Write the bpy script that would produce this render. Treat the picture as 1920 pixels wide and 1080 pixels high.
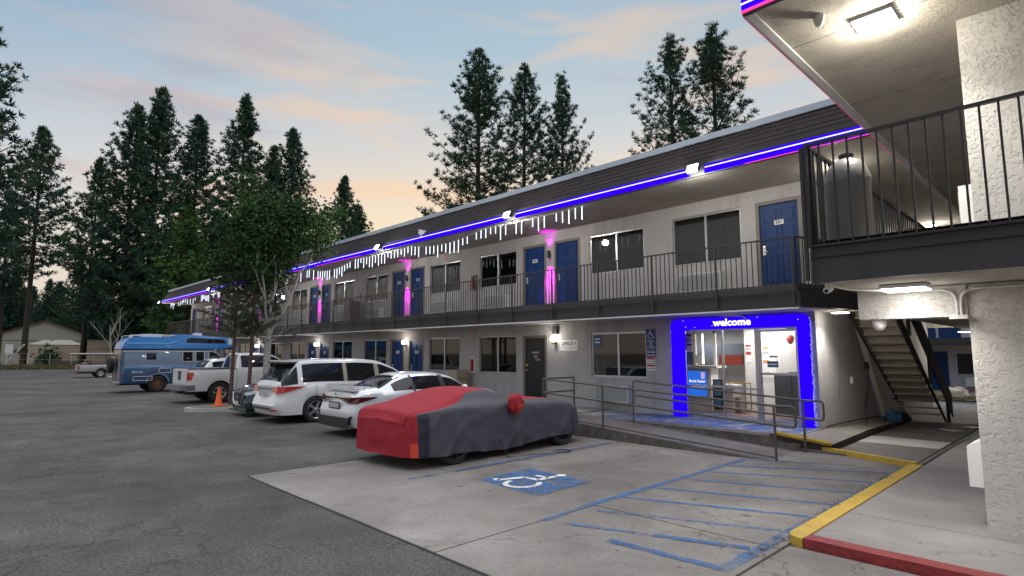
import bpy, bmesh, math, random
from mathutils import Vector, Matrix, noise
R = math.radians
random.seed(7)
for _o in list(bpy.data.objects): bpy.data.objects.remove(_o, do_unlink=True)
scn = bpy.context.scene
COL = scn.collection

# ------------------------------------------------------------------ camera
CAMH = 1.9
cam = bpy.data.cameras.new('camera'); cam_o = bpy.data.objects.new('camera', cam); COL.objects.link(cam_o)
cam_o.location = (0, 0, CAMH)
cam_o.rotation_euler = (R(90 + 6.5), 0, R(45.86))
cam.sensor_width = 36; cam.lens = 1075 / 1920 * 36
cam.clip_start = .05; cam.clip_end = 3000
scn.camera = cam_o

# ------------------------------------------------------------------ exposure
scn.view_settings.view_transform = 'Standard'; scn.view_settings.look = 'None'
scn.view_settings.gamma = 1; scn.view_settings.exposure = 0.0
scn.render.engine = 'CYCLES'
scn.cycles.use_denoising = True
scn.cycles.max_bounces = 6; scn.cycles.diffuse_bounces = 3; scn.cycles.glossy_bounces = 3
scn.cycles.transparent_max_bounces = 8; scn.cycles.sample_clamp_indirect = 4
scn.cycles.caustics_reflective = False; scn.cycles.caustics_refractive = False

# ------------------------------------------------------------------ world: dusk sky with thin sunset cloud
SUN_AZ = R(40)                      # measured from +Y towards -X: behind the roof
wd = bpy.data.worlds.new('World'); scn.world = wd; wd.use_nodes = True
nt = wd.node_tree; N = nt.nodes; L = nt.links
for n in list(N): N.remove(n)
def wn(t, **k):
    n = N.new(t)
    for a, b in k.items(): setattr(n, a, b)
    return n
def wramp(src, stops, interp='LINEAR'):
    r = wn('ShaderNodeValToRGB'); r.color_ramp.interpolation = interp
    e = r.color_ramp.elements
    while len(e) < len(stops): e.new(.5)
    for q, (p, c) in zip(e, stops): q.position = p; q.color = (*c, 1)
    L.new(src, r.inputs[0]); return r
def s2l(r, g, b): return tuple(((v/255)/12.92 if v/255 < .04045 else ((v/255+.055)/1.055)**2.4) for v in (r, g, b))
tc = wn('ShaderNodeTexCoord'); sep = wn('ShaderNodeSeparateXYZ'); L.new(tc.outputs['Generated'], sep.inputs[0])
warm = wramp(sep.outputs['Z'], [(0, s2l(252,212,150)), (.16, s2l(252,222,168)), (.26, s2l(240,216,188)), (.36, s2l(208,208,208)), (.48, s2l(176,196,208)), (.8, s2l(140,170,200)), (1, s2l(130,160,196))])
cool = wramp(sep.outputs['Z'], [(0, s2l(224,204,198)), (.14, s2l(226,214,208)), (.25, s2l(212,212,216)), (.35, s2l(184,196,208)), (.45, s2l(152,180,202)), (.8, s2l(132,164,198)), (1, s2l(125,155,192))])
dt = wn('ShaderNodeVectorMath', operation='DOT_PRODUCT'); L.new(tc.outputs['Generated'], dt.inputs[0]); dt.inputs[1].default_value = (-math.sin(SUN_AZ), math.cos(SUN_AZ), .15)
azr = wn('ShaderNodeMapRange'); azr.interpolation_type = 'SMOOTHSTEP'; L.new(dt.outputs['Value'], azr.inputs['Value'])
azr.inputs['From Min'].default_value = .62; azr.inputs['From Max'].default_value = 1.0
def mixc(f, a, b):
    m = wn('ShaderNodeMix', data_type='RGBA')
    if hasattr(f, 'is_linked'): L.new(f, m.inputs[0])
    else: m.inputs[0].default_value = f
    for s, i in ((a, 6), (b, 7)):
        if isinstance(s, tuple): m.inputs[i].default_value = (*s, 1)
        else: L.new(s, m.inputs[i])
    return m.outputs[2]
base = mixc(azr.outputs[0], cool.outputs[0], warm.outputs[0])
# cloud layer: long, nearly level streaks
mp = wn('ShaderNodeMapping'); L.new(tc.outputs['Generated'], mp.inputs[0]); mp.inputs['Rotation'].default_value = (R(6), R(5), 0); mp.inputs['Scale'].default_value = (1.0, 1.0, 5.2); mp.inputs['Location'].default_value = (1.3, .4, 2.1)
nz = wn('ShaderNodeTexNoise'); L.new(mp.outputs[0], nz.inputs['Vector']); nz.inputs['Scale'].default_value = 3.0; nz.inputs['Detail'].default_value = 6; nz.inputs['Roughness'].default_value = .5; nz.inputs['Distortion'].default_value = .5
cf = wramp(nz.outputs[0], [(.46, (0,0,0)), (.66, (1,1,1))], 'EASE')
ccol = mixc(azr.outputs[0], s2l(206,186,188), s2l(253,208,160))
chi = wramp(sep.outputs['Z'], [(.03, (.15,.15,.15)), (.2, (.72,.72,.72)), (.36, (.6,.6,.6)), (.55, (.4,.4,.4))])
cm = wn('ShaderNodeMath', operation='MULTIPLY'); L.new(cf.outputs[0], cm.inputs[0]); L.new(chi.outputs[0], cm.inputs[1])
sky1 = mixc(cm.outputs[0], base, ccol)
nz2 = wn('ShaderNodeTexNoise'); L.new(mp.outputs[0], nz2.inputs['Vector']); nz2.inputs['Scale'].default_value = 3.4; nz2.inputs['Detail'].default_value = 7; nz2.inputs['Roughness'].default_value = .55
cf2 = wramp(nz2.outputs[0], [(.52, (0,0,0)), (.74, (.65,.65,.65))], 'EASE')
sky2 = mixc(cf2.outputs[0], sky1, s2l(178,172,182))
# unseen sky above the frame is boosted, added to brighten the ground
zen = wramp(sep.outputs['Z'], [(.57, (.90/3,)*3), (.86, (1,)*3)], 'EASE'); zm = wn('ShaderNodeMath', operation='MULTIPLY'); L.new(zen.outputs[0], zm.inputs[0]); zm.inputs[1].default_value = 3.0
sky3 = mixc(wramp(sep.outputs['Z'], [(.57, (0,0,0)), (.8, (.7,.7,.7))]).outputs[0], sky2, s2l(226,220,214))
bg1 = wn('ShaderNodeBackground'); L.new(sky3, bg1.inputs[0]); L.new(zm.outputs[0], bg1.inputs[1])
nish = wn('ShaderNodeTexSky', sky_type='NISHITA'); nish.sun_disc = False; nish.sun_elevation = R(3); nish.sun_rotation = -SUN_AZ; nish.altitude = 1900
bg2 = wn('ShaderNodeBackground'); L.new(nish.outputs[0], bg2.inputs[0]); bg2.inputs[1].default_value = .05
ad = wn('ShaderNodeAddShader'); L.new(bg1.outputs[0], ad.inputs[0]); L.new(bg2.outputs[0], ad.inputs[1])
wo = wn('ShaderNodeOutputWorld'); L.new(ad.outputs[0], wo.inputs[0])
# the last, very soft, low light of the set sun
sl = bpy.data.lights.new('sun', 'SUN'); sl.energy = .25; sl.angle = R(25); sl.color = (1, .8, .62)
so = bpy.data.objects.new('sun', sl); COL.objects.link(so); so.location = (0, 0, 60)
so.rotation_euler = Vector((-math.sin(SUN_AZ), math.cos(SUN_AZ), .12)).to_track_quat('Z', 'Y').to_euler()

# ------------------------------------------------------------------ materials
def mat(name, col, rough=.6, metal=0, var=0, vscale=3, bump=0, bscale=40, spec=.5, emit=None, estr=1, stretch=None, var2=0, v2scale=.3, coat=0, bdetail=4):
    m = bpy.data.materials.new(name); m.use_nodes = True
    n = m.node_tree.nodes; l = m.node_tree.links; b = n['Principled BSDF']
    b.inputs['Base Color'].default_value = (*col, 1); b.inputs['Roughness'].default_value = rough; b.inputs['Metallic'].default_value = metal
    b.inputs['Specular IOR Level'].default_value = spec
    if coat: b.inputs['Coat Weight'].default_value = coat; b.inputs['Coat Roughness'].default_value = .05
    if emit: b.inputs['Emission Color'].default_value = (*emit, 1); b.inputs['Emission Strength'].default_value = estr
    if var or bump or var2:
        t = n.new('ShaderNodeTexCoord'); vec = t.outputs['Object']
        if stretch:
            mpn = n.new('ShaderNodeMapping'); mpn.inputs['Scale'].default_value = stretch; l.new(vec, mpn.inputs[0]); vec = mpn.outputs[0]
        cur = None
        for (v, sc, d) in ((var, vscale, 6), (var2, v2scale, 3)):
            if not v: continue
            x = n.new('ShaderNodeTexNoise'); x.inputs['Scale'].default_value = sc; x.inputs['Detail'].default_value = d; x.inputs['Roughness'].default_value = .6; l.new(vec, x.inputs['Vector'])
            mr = n.new('ShaderNodeMapRange'); l.new(x.outputs[0], mr.inputs[0]); mr.inputs[1].default_value = .3; mr.inputs[2].default_value = .7; mr.inputs[3].default_value = 1 - v; mr.inputs[4].default_value = 1 + v
            mx = n.new('ShaderNodeMix'); mx.data_type = 'RGBA'; mx.blend_type = 'MULTIPLY'; mx.inputs[0].default_value = 1
            if cur is None: mx.inputs[6].default_value = (*col, 1)
            else: l.new(cur, mx.inputs[6])
            l.new(mr.outputs[0], mx.inputs[7]); cur = mx.outputs[2]
        if cur is not None: l.new(cur, b.inputs['Base Color'])
        if bump:
            x = n.new('ShaderNodeTexNoise'); x.inputs['Scale'].default_value = bscale; x.inputs['Detail'].default_value = bdetail; l.new(vec, x.inputs['Vector'])
            bp = n.new('ShaderNodeBump'); bp.inputs['Strength'].default_value = bump; bp.inputs['Distance'].default_value = .02; l.new(x.outputs[0], bp.inputs['Height']); l.new(bp.outputs[0], b.inputs['Normal'])
    return m
def emis(name, col, s):
    m = bpy.data.materials.new(name); m.use_nodes = True; n = m.node_tree.nodes; l = m.node_tree.links
    n.remove(n['Principled BSDF']); e = n.new('ShaderNodeEmission'); e.inputs[0].default_value = (*col, 1); e.inputs[1].default_value = s
    l.new(e.outputs[0], n['Material Output'].inputs[0]); return m
def glass(name, tint=.55, rough=.03):
    m = bpy.data.materials.new(name); m.use_nodes = True; n = m.node_tree.nodes; l = m.node_tree.links
    n.remove(n['Principled BSDF'])
    tr = n.new('ShaderNodeBsdfTransparent'); tr.inputs[0].default_value = (tint, tint*1.01, tint*1.02, 1)
    gl = n.new('ShaderNodeBsdfGlossy'); gl.inputs['Roughness'].default_value = rough; gl.inputs[0].default_value = (.9, .93, .95, 1)
    fr = n.new('ShaderNodeFresnel'); fr.inputs[0].default_value = 1.6
    mx = n.new('ShaderNodeMixShader'); l.new(fr.outputs[0], mx.inputs[0]); l.new(tr.outputs[0], mx.inputs[1]); l.new(gl.outputs[0], mx.inputs[2])
    l.new(mx.outputs[0], n['Material Output'].inputs[0]); return m

def stucco_mat(name, col, scale=1.0, strength=.55):
    m = mat(name, col, .85, var=.06, vscale=2.2, var2=.07, v2scale=.5, spec=.25)
    n = m.node_tree.nodes; l = m.node_tree.links; b = n['Principled BSDF']
    t = n.new('ShaderNodeTexCoord')
    v = n.new('ShaderNodeTexNoise'); v.inputs['Scale'].default_value = 17*scale; v.inputs['Detail'].default_value = 5; v.inputs['Roughness'].default_value = .6; v.inputs['Distortion'].default_value = .35; l.new(t.outputs['Object'], v.inputs['Vector'])
    r = n.new('ShaderNodeValToRGB'); r.color_ramp.elements[0].position = .38; r.color_ramp.elements[1].position = .50; l.new(v.outputs[0], r.inputs[0])
    sm_ = n.new('ShaderNodeMapping'); sm_.inputs['Scale'].default_value = (2.6, 2.6, .22); l.new(t.outputs['Object'], sm_.inputs[0])
    sn = n.new('ShaderNodeTexNoise'); sn.inputs['Scale'].default_value = 1.0; sn.inputs['Detail'].default_value = 7; sn.inputs['Roughness'].default_value = .65; l.new(sm_.outputs[0], sn.inputs['Vector'])
    sr = n.new('ShaderNodeMapRange'); l.new(sn.outputs[0], sr.inputs[0]); sr.inputs[1].default_value = .5; sr.inputs[2].default_value = .75; sr.inputs[3].default_value = 1; sr.inputs[4].default_value = .72
    sx_ = n.new('ShaderNodeMix'); sx_.data_type = 'RGBA'; sx_.blend_type = 'MULTIPLY'; sx_.inputs[0].default_value = 1; l.new(b.inputs['Base Color'].links[0].from_socket, sx_.inputs[6]); l.new(sr.outputs[0], sx_.inputs[7]); l.new(sx_.outputs[2], b.inputs['Base Color'])
    f = n.new('ShaderNodeTexNoise'); f.inputs['Scale'].default_value = 110*scale; l.new(t.outputs['Object'], f.inputs['Vector'])
    a = n.new('ShaderNodeMath'); a.operation = 'MULTIPLY_ADD'; l.new(f.outputs[0], a.inputs[0]); a.inputs[1].default_value = .25; l.new(r.outputs[0], a.inputs[2])
    bp = n.new('ShaderNodeBump'); bp.inputs['Strength'].default_value = strength; bp.inputs['Distance'].default_value = .012; l.new(a.outputs[0], bp.inputs['Height']); l.new(bp.outputs[0], b.inputs['Normal'])
    return m

M = {}
M['stucco'] = stucco_mat('white_stucco', (.47, .452, .455), 1.0, .5)
M['stucco_wing'] = stucco_mat('coarse_stucco', (.57, .555, .53), 1.35, .62)
M['soffit'] = stucco_mat('soffit_stucco', (.55, .505, .44), 1.6, .8)
M['charcoal'] = mat('charcoal_paint', (.028, .028, .03), .55, var=.15, vscale=4, bump=.1, bscale=60)
M['rail'] = mat('dark_rail_paint', (.05, .047, .045), .45, metal=.3, var=.15, vscale=9)
M['railbrown'] = mat('brown_rail_paint', (.11, .095, .085), .4, metal=.3, var=.15, vscale=9)
M['blackrail'] = mat('black_rail_paint', (.018, .018, .02), .4, metal=.2)
M['cap'] = mat('roof_cap_metal', (.42, .47, .54), .45, metal=.4, var=.06)
M['trim'] = mat('taupe_frame_paint', (.17, .155, .14), .55, var=.08)
M['whitetrim'] = mat('white_trim', (.7, .69, .67), .6, var=.05)
M['door'] = mat('blue_door_paint', (.003, .036, .155), .5, var=.06, vscale=2, spec=.25)
M['doordark'] = mat('dark_door_paint', (.016, .019, .021), .4)
M['alu'] = mat('aluminium', (.5, .52, .54), .35, metal=.8)
M['brass'] = mat('brass', (.8, .55, .2), .3, metal=1)
M['steel'] = mat('satin_steel', (.65, .65, .66), .3, metal=1)
M['plate'] = mat('white_plate', (.8, .8, .8), .5)
M['ink'] = mat('black_ink', (.015, .015, .015), .6)
M['white'] = mat('white_paint', (.78, .78, .77), .5, var=.04)
M['pane'] = glass('window_pane', .34)
M['clear'] = glass('clear_pane', .93)
M['dark_room'] = mat('dark_room', (.02, .02, .022), .9)
M['curtain'] = mat('grey_curtain', (.17, .175, .17), .9, var=.1)
M['curtain_dark'] = mat('dark_curtain', (.03, .033, .036), .9, var=.2)
M['ac'] = mat('air_conditioner_grille', (.36, .38, .38), .6, var=.06)
M['acside'] = mat('air_conditioner_case', (.6, .62, .6), .55, var=.05)
M['led_blue'] = emis('led_blue_wash', (.03, .0, 1.0), 1.25)  # glow colour standing in for the LED wash on the fascia
M['led_core'] = emis('led_core', (.62, .6, 1.0), 2.2)
M['led_red'] = emis('led_red', (1.0, .06, .32), 1.4)
M['lampwhite'] = emis('lamp_glow', (1.0, .97, .92), 14)
M['lampsoft'] = emis('globe_glow', (1.0, .97, .92), 9)
M['icicle'] = emis('icicle_glow', (.74, .84, 1.0), 2.3)
M['magenta'] = emis('magenta_glow', (1.0, .25, 1.0), 2.5)
M['concrete'] = None
M['rubber'] = mat('tyre_rubber', (.018, .018, .018), .85, bump=.2, bscale=80)
M['rim'] = mat('alloy_rim', (.55, .56, .58), .3, metal=.9)
M['rimdark'] = mat('dark_rim', (.03, .03, .032), .35, metal=.6)
M['black'] = mat('black_plastic', (.02, .02, .022), .5)
M['chrome'] = mat('chrome', (.75, .76, .78), .12, metal=1)
M['redlens'] = mat('red_lens', (.45, .012, .015), .12, coat=.5)
M['clearlens'] = mat('clear_lens', (.55, .57, .6), .1, coat=.6)
M['carglass'] = mat('car_glass', (.010, .012, .014), .03, spec=.45)
M['smokelens'] = mat('smoked_red_lens', (.10, .005, .008), .12, coat=.5)
M['yellow'] = mat('yellow_kerb_paint', (.50, .33, .045), .6, var=.15, vscale=6, bump=.3, bscale=50)
M['redkerb'] = mat('red_kerb_paint', (.25, .026, .028), .5, var=.2, vscale=6, bump=.5, bscale=25)

# ------------------------------------------------------------------ mesh helpers
class MB:
    def __init__(s): s.v = []; s.f = []; s.m = []; s.mats = []
    def mi(s, m):
        if m not in s.mats: s.mats.append(m)
        return s.mats.index(m)
    def face(s, pts, m):
        b = len(s.v); s.v += [tuple(p) for p in pts]; s.f.append(tuple(range(b, b+len(pts)))); s.m.append(s.mi(m))
    def box(s, x0, x1, y0, y1, z0, z1, m, tf=None):
        p = [(x, y, z) for z in (z0, z1) for y in (y0, y1) for x in (x0, x1)]
        if tf: p = [tuple(tf @ Vector(q)) for q in p]
        b = len(s.v); s.v += p; k = s.mi(m)
        for f in ((0,2,3,1), (4,5,7,6), (0,1,5,4), (2,6,7,3), (0,4,6,2), (1,3,7,5)): s.f.append(tuple(b+i for i in f)); s.m.append(k)
    def tube(s, pts, r, m, n=8, cap=True):
        pts = [Vector(p) for p in pts]; b0 = len(s.v); k = s.mi(m)
        rs = r if isinstance(r, (list, tuple)) else [r]*len(pts)
        ref = None
        for i, p in enumerate(pts):
            d = (pts[min(i+1, len(pts)-1)] - pts[max(i-1, 0)]).normalized()
            if ref is None:
                ref = d.orthogonal().normalized()
            ref = (ref - d*ref.dot(d)).normalized(); c = d.cross(ref)
            for j in range(n):
                a = 2*math.pi*j/n; s.v.append(tuple(p + (ref*math.cos(a) + c*math.sin(a))*rs[i]))
        for i in range(len(pts)-1):
            for j in range(n):
                a = b0+i*n+j; a2 = b0+i*n+(j+1) % n; s.f.append((a, a2, a2+n, a+n)); s.m.append(k)
        if cap:
            s.f.append(tuple(b0+j for j in reversed(range(n)))); s.m.append(k)
            e = b0+(len(pts)-1)*n; s.f.append(tuple(e+j for j in range(n))); s.m.append(k)
    def lathe(s, prof, m, n=20, tf=None, mats=None):          # prof: (r, h) about local Z
        b0 = len(s.v)
        for (r, h) in prof:
            for j in range(n):
                a = 2*math.pi*j/n; q = Vector((r*math.cos(a), r*math.sin(a), h)); s.v.append(tuple(tf @ q if tf else q))
        for i in range(len(prof)-1):
            k = s.mi(mats[i] if mats else m)
            for j in range(n):
                a = b0+i*n+j; a2 = b0+i*n+(j+1) % n; s.f.append((a, a2, a2+n, a+n)); s.m.append(k)
    def prism(s, poly, z0, z1, m, tf=None):                   # poly in XY, extruded Z
        n = len(poly); b = len(s.v); k = s.mi(m)
        p = [Vector((x, y, z)) for z in (z0, z1) for (x, y) in poly]
        s.v += [tuple(tf @ q if tf else q) for q in p]
        s.f.append(tuple(b+i for i in reversed(range(n)))); s.m.append(k)
        s.f.append(tuple(b+n+i for i in range(n))); s.m.append(k)
        for i in range(n):
            j = (i+1) % n; s.f.append((b+i, b+j, b+n+j, b+n+i)); s.m.append(k)
    def mesh(s, name, smooth=None):
        me = bpy.data.meshes.new(name); me.from_pydata(s.v, [], s.f)
        for m in s.mats: me.materials.append(m)
        me.polygons.foreach_set('material_index', s.m)
        me.update()
        if smooth is not None:
            me.polygons.foreach_set('use_smooth', [True]*len(s.f)); me.set_sharp_from_angle(angle=R(smooth))
        return me
    def build(s, name, parent=None, smooth=None, weld=False):
        me = s.mesh(name, smooth)
        if weld:
            bm = bmesh.new(); bm.from_mesh(me); bmesh.ops.remove_doubles(bm, verts=bm.verts, dist=.0005); bm.to_mesh(me); bm.free()
            if smooth is not None: me.set_sharp_from_angle(angle=R(smooth))
        o = bpy.data.objects.new(name, me); COL.objects.link(o)
        if parent: o.parent = parent
        return o
def tag(o, label=None, cat=None, group=None, kind=None):
    if label: o['label'] = label
    if cat: o['category'] = cat
    if group: o['group'] = group
    if kind: o['kind'] = kind
    return o
def thing(name, label, cat, loc=(0,0,0), rz=0, group=None):
    o = bpy.data.objects.new(name, None); COL.objects.link(o); o.location = loc; o.rotation_euler = (0, 0, rz); o.empty_display_size = .2
    return tag(o, label, cat, group)
def copy_tree(o, parent=None):
    c = o.copy(); COL.objects.link(c); c.parent = parent
    for ch in [x for x in o.children]: copy_tree(ch, c)
    return c
def lamp(kind, name, parent, loc, energy, col=(1, .95, .88), size=.1, rot=None, **k):
    l = bpy.data.lights.new(name, kind); l.energy = energy; l.color = col
    if kind in ('POINT', 'SPOT'): l.shadow_soft_size = size
    if kind == 'AREA': l.size = size
    for a, b in k.items(): setattr(l, a, b)
    o = bpy.data.objects.new(name, l); COL.objects.link(o); o.location = loc
    if rot: o.rotation_euler = rot
    if parent: o.parent = parent
    return o
def bezier(ctrl, n=24):
    out = []; m = len(ctrl)
    P = [Vector(c) for c in ctrl]
    for i in range(m-1):
        p0 = P[max(i-1, 0)]; p1 = P[i]; p2 = P[i+1]; p3 = P[min(i+2, m-1)]
        for j in range(n):
            t = j/n; out.append(.5*((2*p1)+(p2-p0)*t+(2*p0-5*p1+4*p2-p3)*t*t+(3*p1-p0-3*p2+p3)*t**3))
    out.append(P[-1]); return out
def text_mesh(txt, size, m, name='lettering', parent=None, loc=(0,0,0), rot=(R(90), 0, 0), depth=.004, align='CENTER', bold=0.0, sx=1.0):
    cu = bpy.data.curves.new('t', 'FONT'); cu.body = txt; cu.size = size; cu.extrude = depth; cu.align_x = align; cu.align_y = 'CENTER'; cu.offset = bold; cu.resolution_u = 3
    to = bpy.data.objects.new('t', cu); COL.objects.link(to)
    bpy.context.view_layer.update()
    me = bpy.data.meshes.new_from_object(to.evaluated_get(bpy.context.evaluated_depsgraph_get()))
    bpy.data.objects.remove(to, do_unlink=True); bpy.data.curves.remove(cu)
    me.name = name; me.materials.clear(); me.materials.append(m)
    o = bpy.data.objects.new(name, me); COL.objects.link(o); o.location = loc; o.rotation_euler = rot; o.scale = (sx, 1, 1)
    if parent: o.parent = parent
    return o
ORD = ['first', 'second', 'third', 'fourth', 'fifth', 'sixth', 'seventh', 'eighth', 'ninth', 'tenth', 'eleventh', 'twelfth', 'thirteenth', 'fourteenth', 'fifteenth', 'sixteenth']

# ------------------------------------------------------------------ ground
def ground_mat(name, c1, c2, scale, agg, rough, stain=.5, crack=0, bump=.3, grain=(.62, 1.42)):
    m = bpy.data.materials.new(name); m.use_nodes = True; n = m.node_tree.nodes; l = m.node_tree.links; b = n['Principled BSDF']
    b.inputs['Roughness'].default_value = rough; b.inputs['Specular IOR Level'].default_value = .35
    t = n.new('ShaderNodeTexCoord')
    def noi(sc, det, r=.6, dist=0):
        x = n.new('ShaderNodeTexNoise'); x.inputs['Scale'].default_value = sc; x.inputs['Detail'].default_value = det; x.inputs['Roughness'].default_value = r; x.inputs['Distortion'].default_value = dist; l.new(t.outputs['Object'], x.inputs['Vector']); return x.outputs[0]
    def ramp(s, a, bb, ca=(0,0,0), cb=(1,1,1)):
        r = n.new('ShaderNodeValToRGB'); e = r.color_ramp.elements; e[0].position = a; e[1].position = bb; e[0].color = (*ca, 1); e[1].color = (*cb, 1); l.new(s, r.inputs[0]); return r.outputs[0]
    def mix(f, a, bb, mode='MIX'):
        x = n.new('ShaderNodeMix'); x.data_type = 'RGBA'; x.blend_type = mode
        if isinstance(f, float): x.inputs[0].default_value = f
        else: l.new(f, x.inputs[0])
        for s, i in ((a, 6), (bb, 7)):
            if isinstance(s, tuple): x.inputs[i].default_value = (*s, 1)
            else: l.new(s, x.inputs[i])
        return x.outputs[2]
    c = mix(ramp(noi(scale, 6, .62, .4), .3, .7), c1, c2)
    c = mix(1.0, c, ramp(noi(scale*.22, 4), .3, .7, (1-stain*.5,)*3, (1+stain*.25,)*3), 'MULTIPLY')
    c = mix(1.0, c, ramp(noi(agg, 3, .7), .3, .7, (grain[0],)*3, (grain[1],)*3), 'MULTIPLY')
    sp = n.new('ShaderNodeTexVoronoi'); sp.inputs['Scale'].default_value = agg*.9; l.new(t.outputs['Object'], sp.inputs['Vector'])
    c = mix(ramp(sp.outputs['Distance'], .0, .2, ((grain[1]-1)*.38,)*3, (0,0,0)), c, (.42, .41, .39))
    # oil spots and gum
    v = n.new('ShaderNodeTexVoronoi'); v.inputs['Scale'].default_value = 1.1; l.new(t.outputs['Object'], v.inputs['Vector'])
    c = mix(ramp(v.outputs['Distance'], .02, .075, (.75,)*3, (0,0,0)), c, (.03, .028, .026))
    c = mix(ramp(noi(.9, 3), .62, .75, (0,0,0), (.45*stain,)*3), c, tuple(q*.4 for q in c1))
    if crack:
        dm = n.new('ShaderNodeVectorMath'); dm.operation = 'ADD'; l.new(t.outputs['Object'], dm.inputs[0])
        nn = n.new('ShaderNodeTexNoise'); nn.inputs['Scale'].default_value = 2.2; nn.inputs['Detail'].default_value = 4; l.new(t.outputs['Object'], nn.inputs['Vector']); l.new(nn.outputs['Color'], dm.inputs[1])
        vc = n.new('ShaderNodeTexVoronoi'); vc.feature = 'DISTANCE_TO_EDGE'; vc.inputs['Scale'].default_value = .23; l.new(dm.outputs[0], vc.inputs['Vector'])
        c = mix(ramp(vc.outputs['Distance'], .0, .0045, (crack,)*3, (0,0,0)), c, (.015, .015, .014))
    l.new(c, b.inputs['Base Color'])
    bp = n.new('ShaderNodeBump'); bp.inputs['Strength'].default_value = bump; bp.inputs['Distance'].default_value = .008; l.new(noi(agg*1.3, 3), bp.inputs['Height']); l.new(bp.outputs[0], b.inputs['Normal'])
    return m
M['asphalt'] = ground_mat('asphalt', (.062, .058, .055), (.108, .101, .095), 1.3, 30, .85, .9, .6, 1.0, (.42, 1.72))
M['concrete'] = ground_mat('old_concrete', (.185, .169, .154), (.30, .28, .258), .9, 45, .8, 1.1, .5, .3, (.80, 1.2))
M['concrete2'] = ground_mat('pale_concrete', (.40, .385, .36), (.46, .445, .42), 1.4, 70, .8, .3)
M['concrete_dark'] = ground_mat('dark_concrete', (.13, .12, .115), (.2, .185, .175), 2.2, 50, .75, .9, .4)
M['sidewalkc'] = ground_mat('brushed_concrete', (.25, .232, .222), (.34, .32, .305), 1.3, 75, .6, .8, .4)
M['dirt'] = ground_mat('dry_dirt', (.14, .105, .075), (.22, .17, .12), .6, 9, .95, .8)
M['rubble'] = ground_mat('crumbling_asphalt', (.045, .042, .038), (.11, .1, .09), 6, 30, .95, .9, 0, 1.0)

def worn(name, col, lo=.40, hi=.58, scale=5.0):
    m = mat(name, col, .75, var=.15, vscale=8); n = m.node_tree.nodes; l = m.node_tree.links
    t = n.new('ShaderNodeTexCoord'); x = n.new('ShaderNodeTexNoise'); x.inputs['Scale'].default_value = scale; x.inputs['Detail'].default_value = 9; x.inputs['Roughness'].default_value = .75; l.new(t.outputs['Object'], x.inputs['Vector'])
    r = n.new('ShaderNodeValToRGB'); r.color_ramp.elements[0].position = lo; r.color_ramp.elements[1].position = hi; l.new(x.outputs[0], r.inputs[0])
    tr = n.new('ShaderNodeBsdfTransparent'); mx = n.new('ShaderNodeMixShader'); l.new(r.outputs[0], mx.inputs[0]); l.new(tr.outputs[0], mx.inputs[1]); l.new(n['Principled BSDF'].outputs[0], mx.inputs[2]); l.new(mx.outputs[0], n['Material Output'].inputs[0]); return m
M['bluepaint'] = worn('worn_blue_paint', (.045, .14, .33), .36, .60)
M['bluepaint2'] = worn('faded_blue_paint', (.06, .17, .36), .40, .66)
M['whitepaint'] = worn('worn_white_paint', (.72, .72, .70), .30, .5)
M['bluefloor'] = worn('worn_blue_floor_paint', (.05, .13, .36), .40, .60, 2.5)
M['yellowpaint'] = worn('worn_yellow_paint', (.52, .34, .04), .25, .42)

def structure(name, mb, **k):
    return tag(mb.build(name, **k), kind='structure')
g = MB(); g.face([(-1500,-1500,-.03), (1500,-1500,-.03), (1500,1500,-.03), (-1500,1500,-.03)], M['dirt']); structure('ground', g)
g = MB(); g.face([(-76,-45,0), (60,-45,0), (60,33,0), (-76,33,0)], M['asphalt']); structure('parking_lot', g)
g = MB(); g.face([(-88,-120,-.01), (-76,-120,-.01), (-76,120,-.01), (-88,120,-.01)], M['asphalt']); structure('road', g)

g = MB(); random.seed(3)
xs = [-9.45, -7.42, -4.62, -2.36]; ys = [3.45, 5.92, 11.98]
for i in range(3):
    for j in range(2):
        g.box(xs[i]+.008, xs[i+1]-.008, ys[j]+.008, ys[j+1]-.008, -.05, .008+.003*((i*2+j) % 3), M['concrete'])
for (a, b) in ((-2.344, 1.2), (1.2, 4.8), (4.8, 8.4)): g.box(a+.008, b-.008, 3.4, 6.1, -.05, .009, M['concrete'])
structure('concrete_pad', g)
g = MB(); random.seed(9)
def seam(x0, y0, x1, y1, w=.03):
    n = 40
    for i in range(n):
        u, v = i/n, (i+1)/n; f = lambda q: w*(.35+.65*abs(noise.noise((q*9, x0*3+y0, 0)))*2)
        if x0 == x1: g.face([(x0-f(u),y0+(y1-y0)*u,.0045),(x0+.02,y0+(y1-y0)*u,.0045),(x0+.02,y0+(y1-y0)*v,.0045),(x0-f(v),y0+(y1-y0)*v,.0045)], M['ink'])
        else: g.face([(x0+(x1-x0)*u,y0-f(u),.0045),(x0+(x1-x0)*v,y0-f(v),.0045),(x0+(x1-x0)*v,y0+.02,.0045),(x0+(x1-x0)*u,y0+.02,.0045)], M['ink'])
seam(-9.45,3.45,-9.45,11.9); seam(-9.45,3.45,-2.35,3.45); seam(-2.35,3.4,8,3.4)
structure('pad_seam', g)
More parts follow.
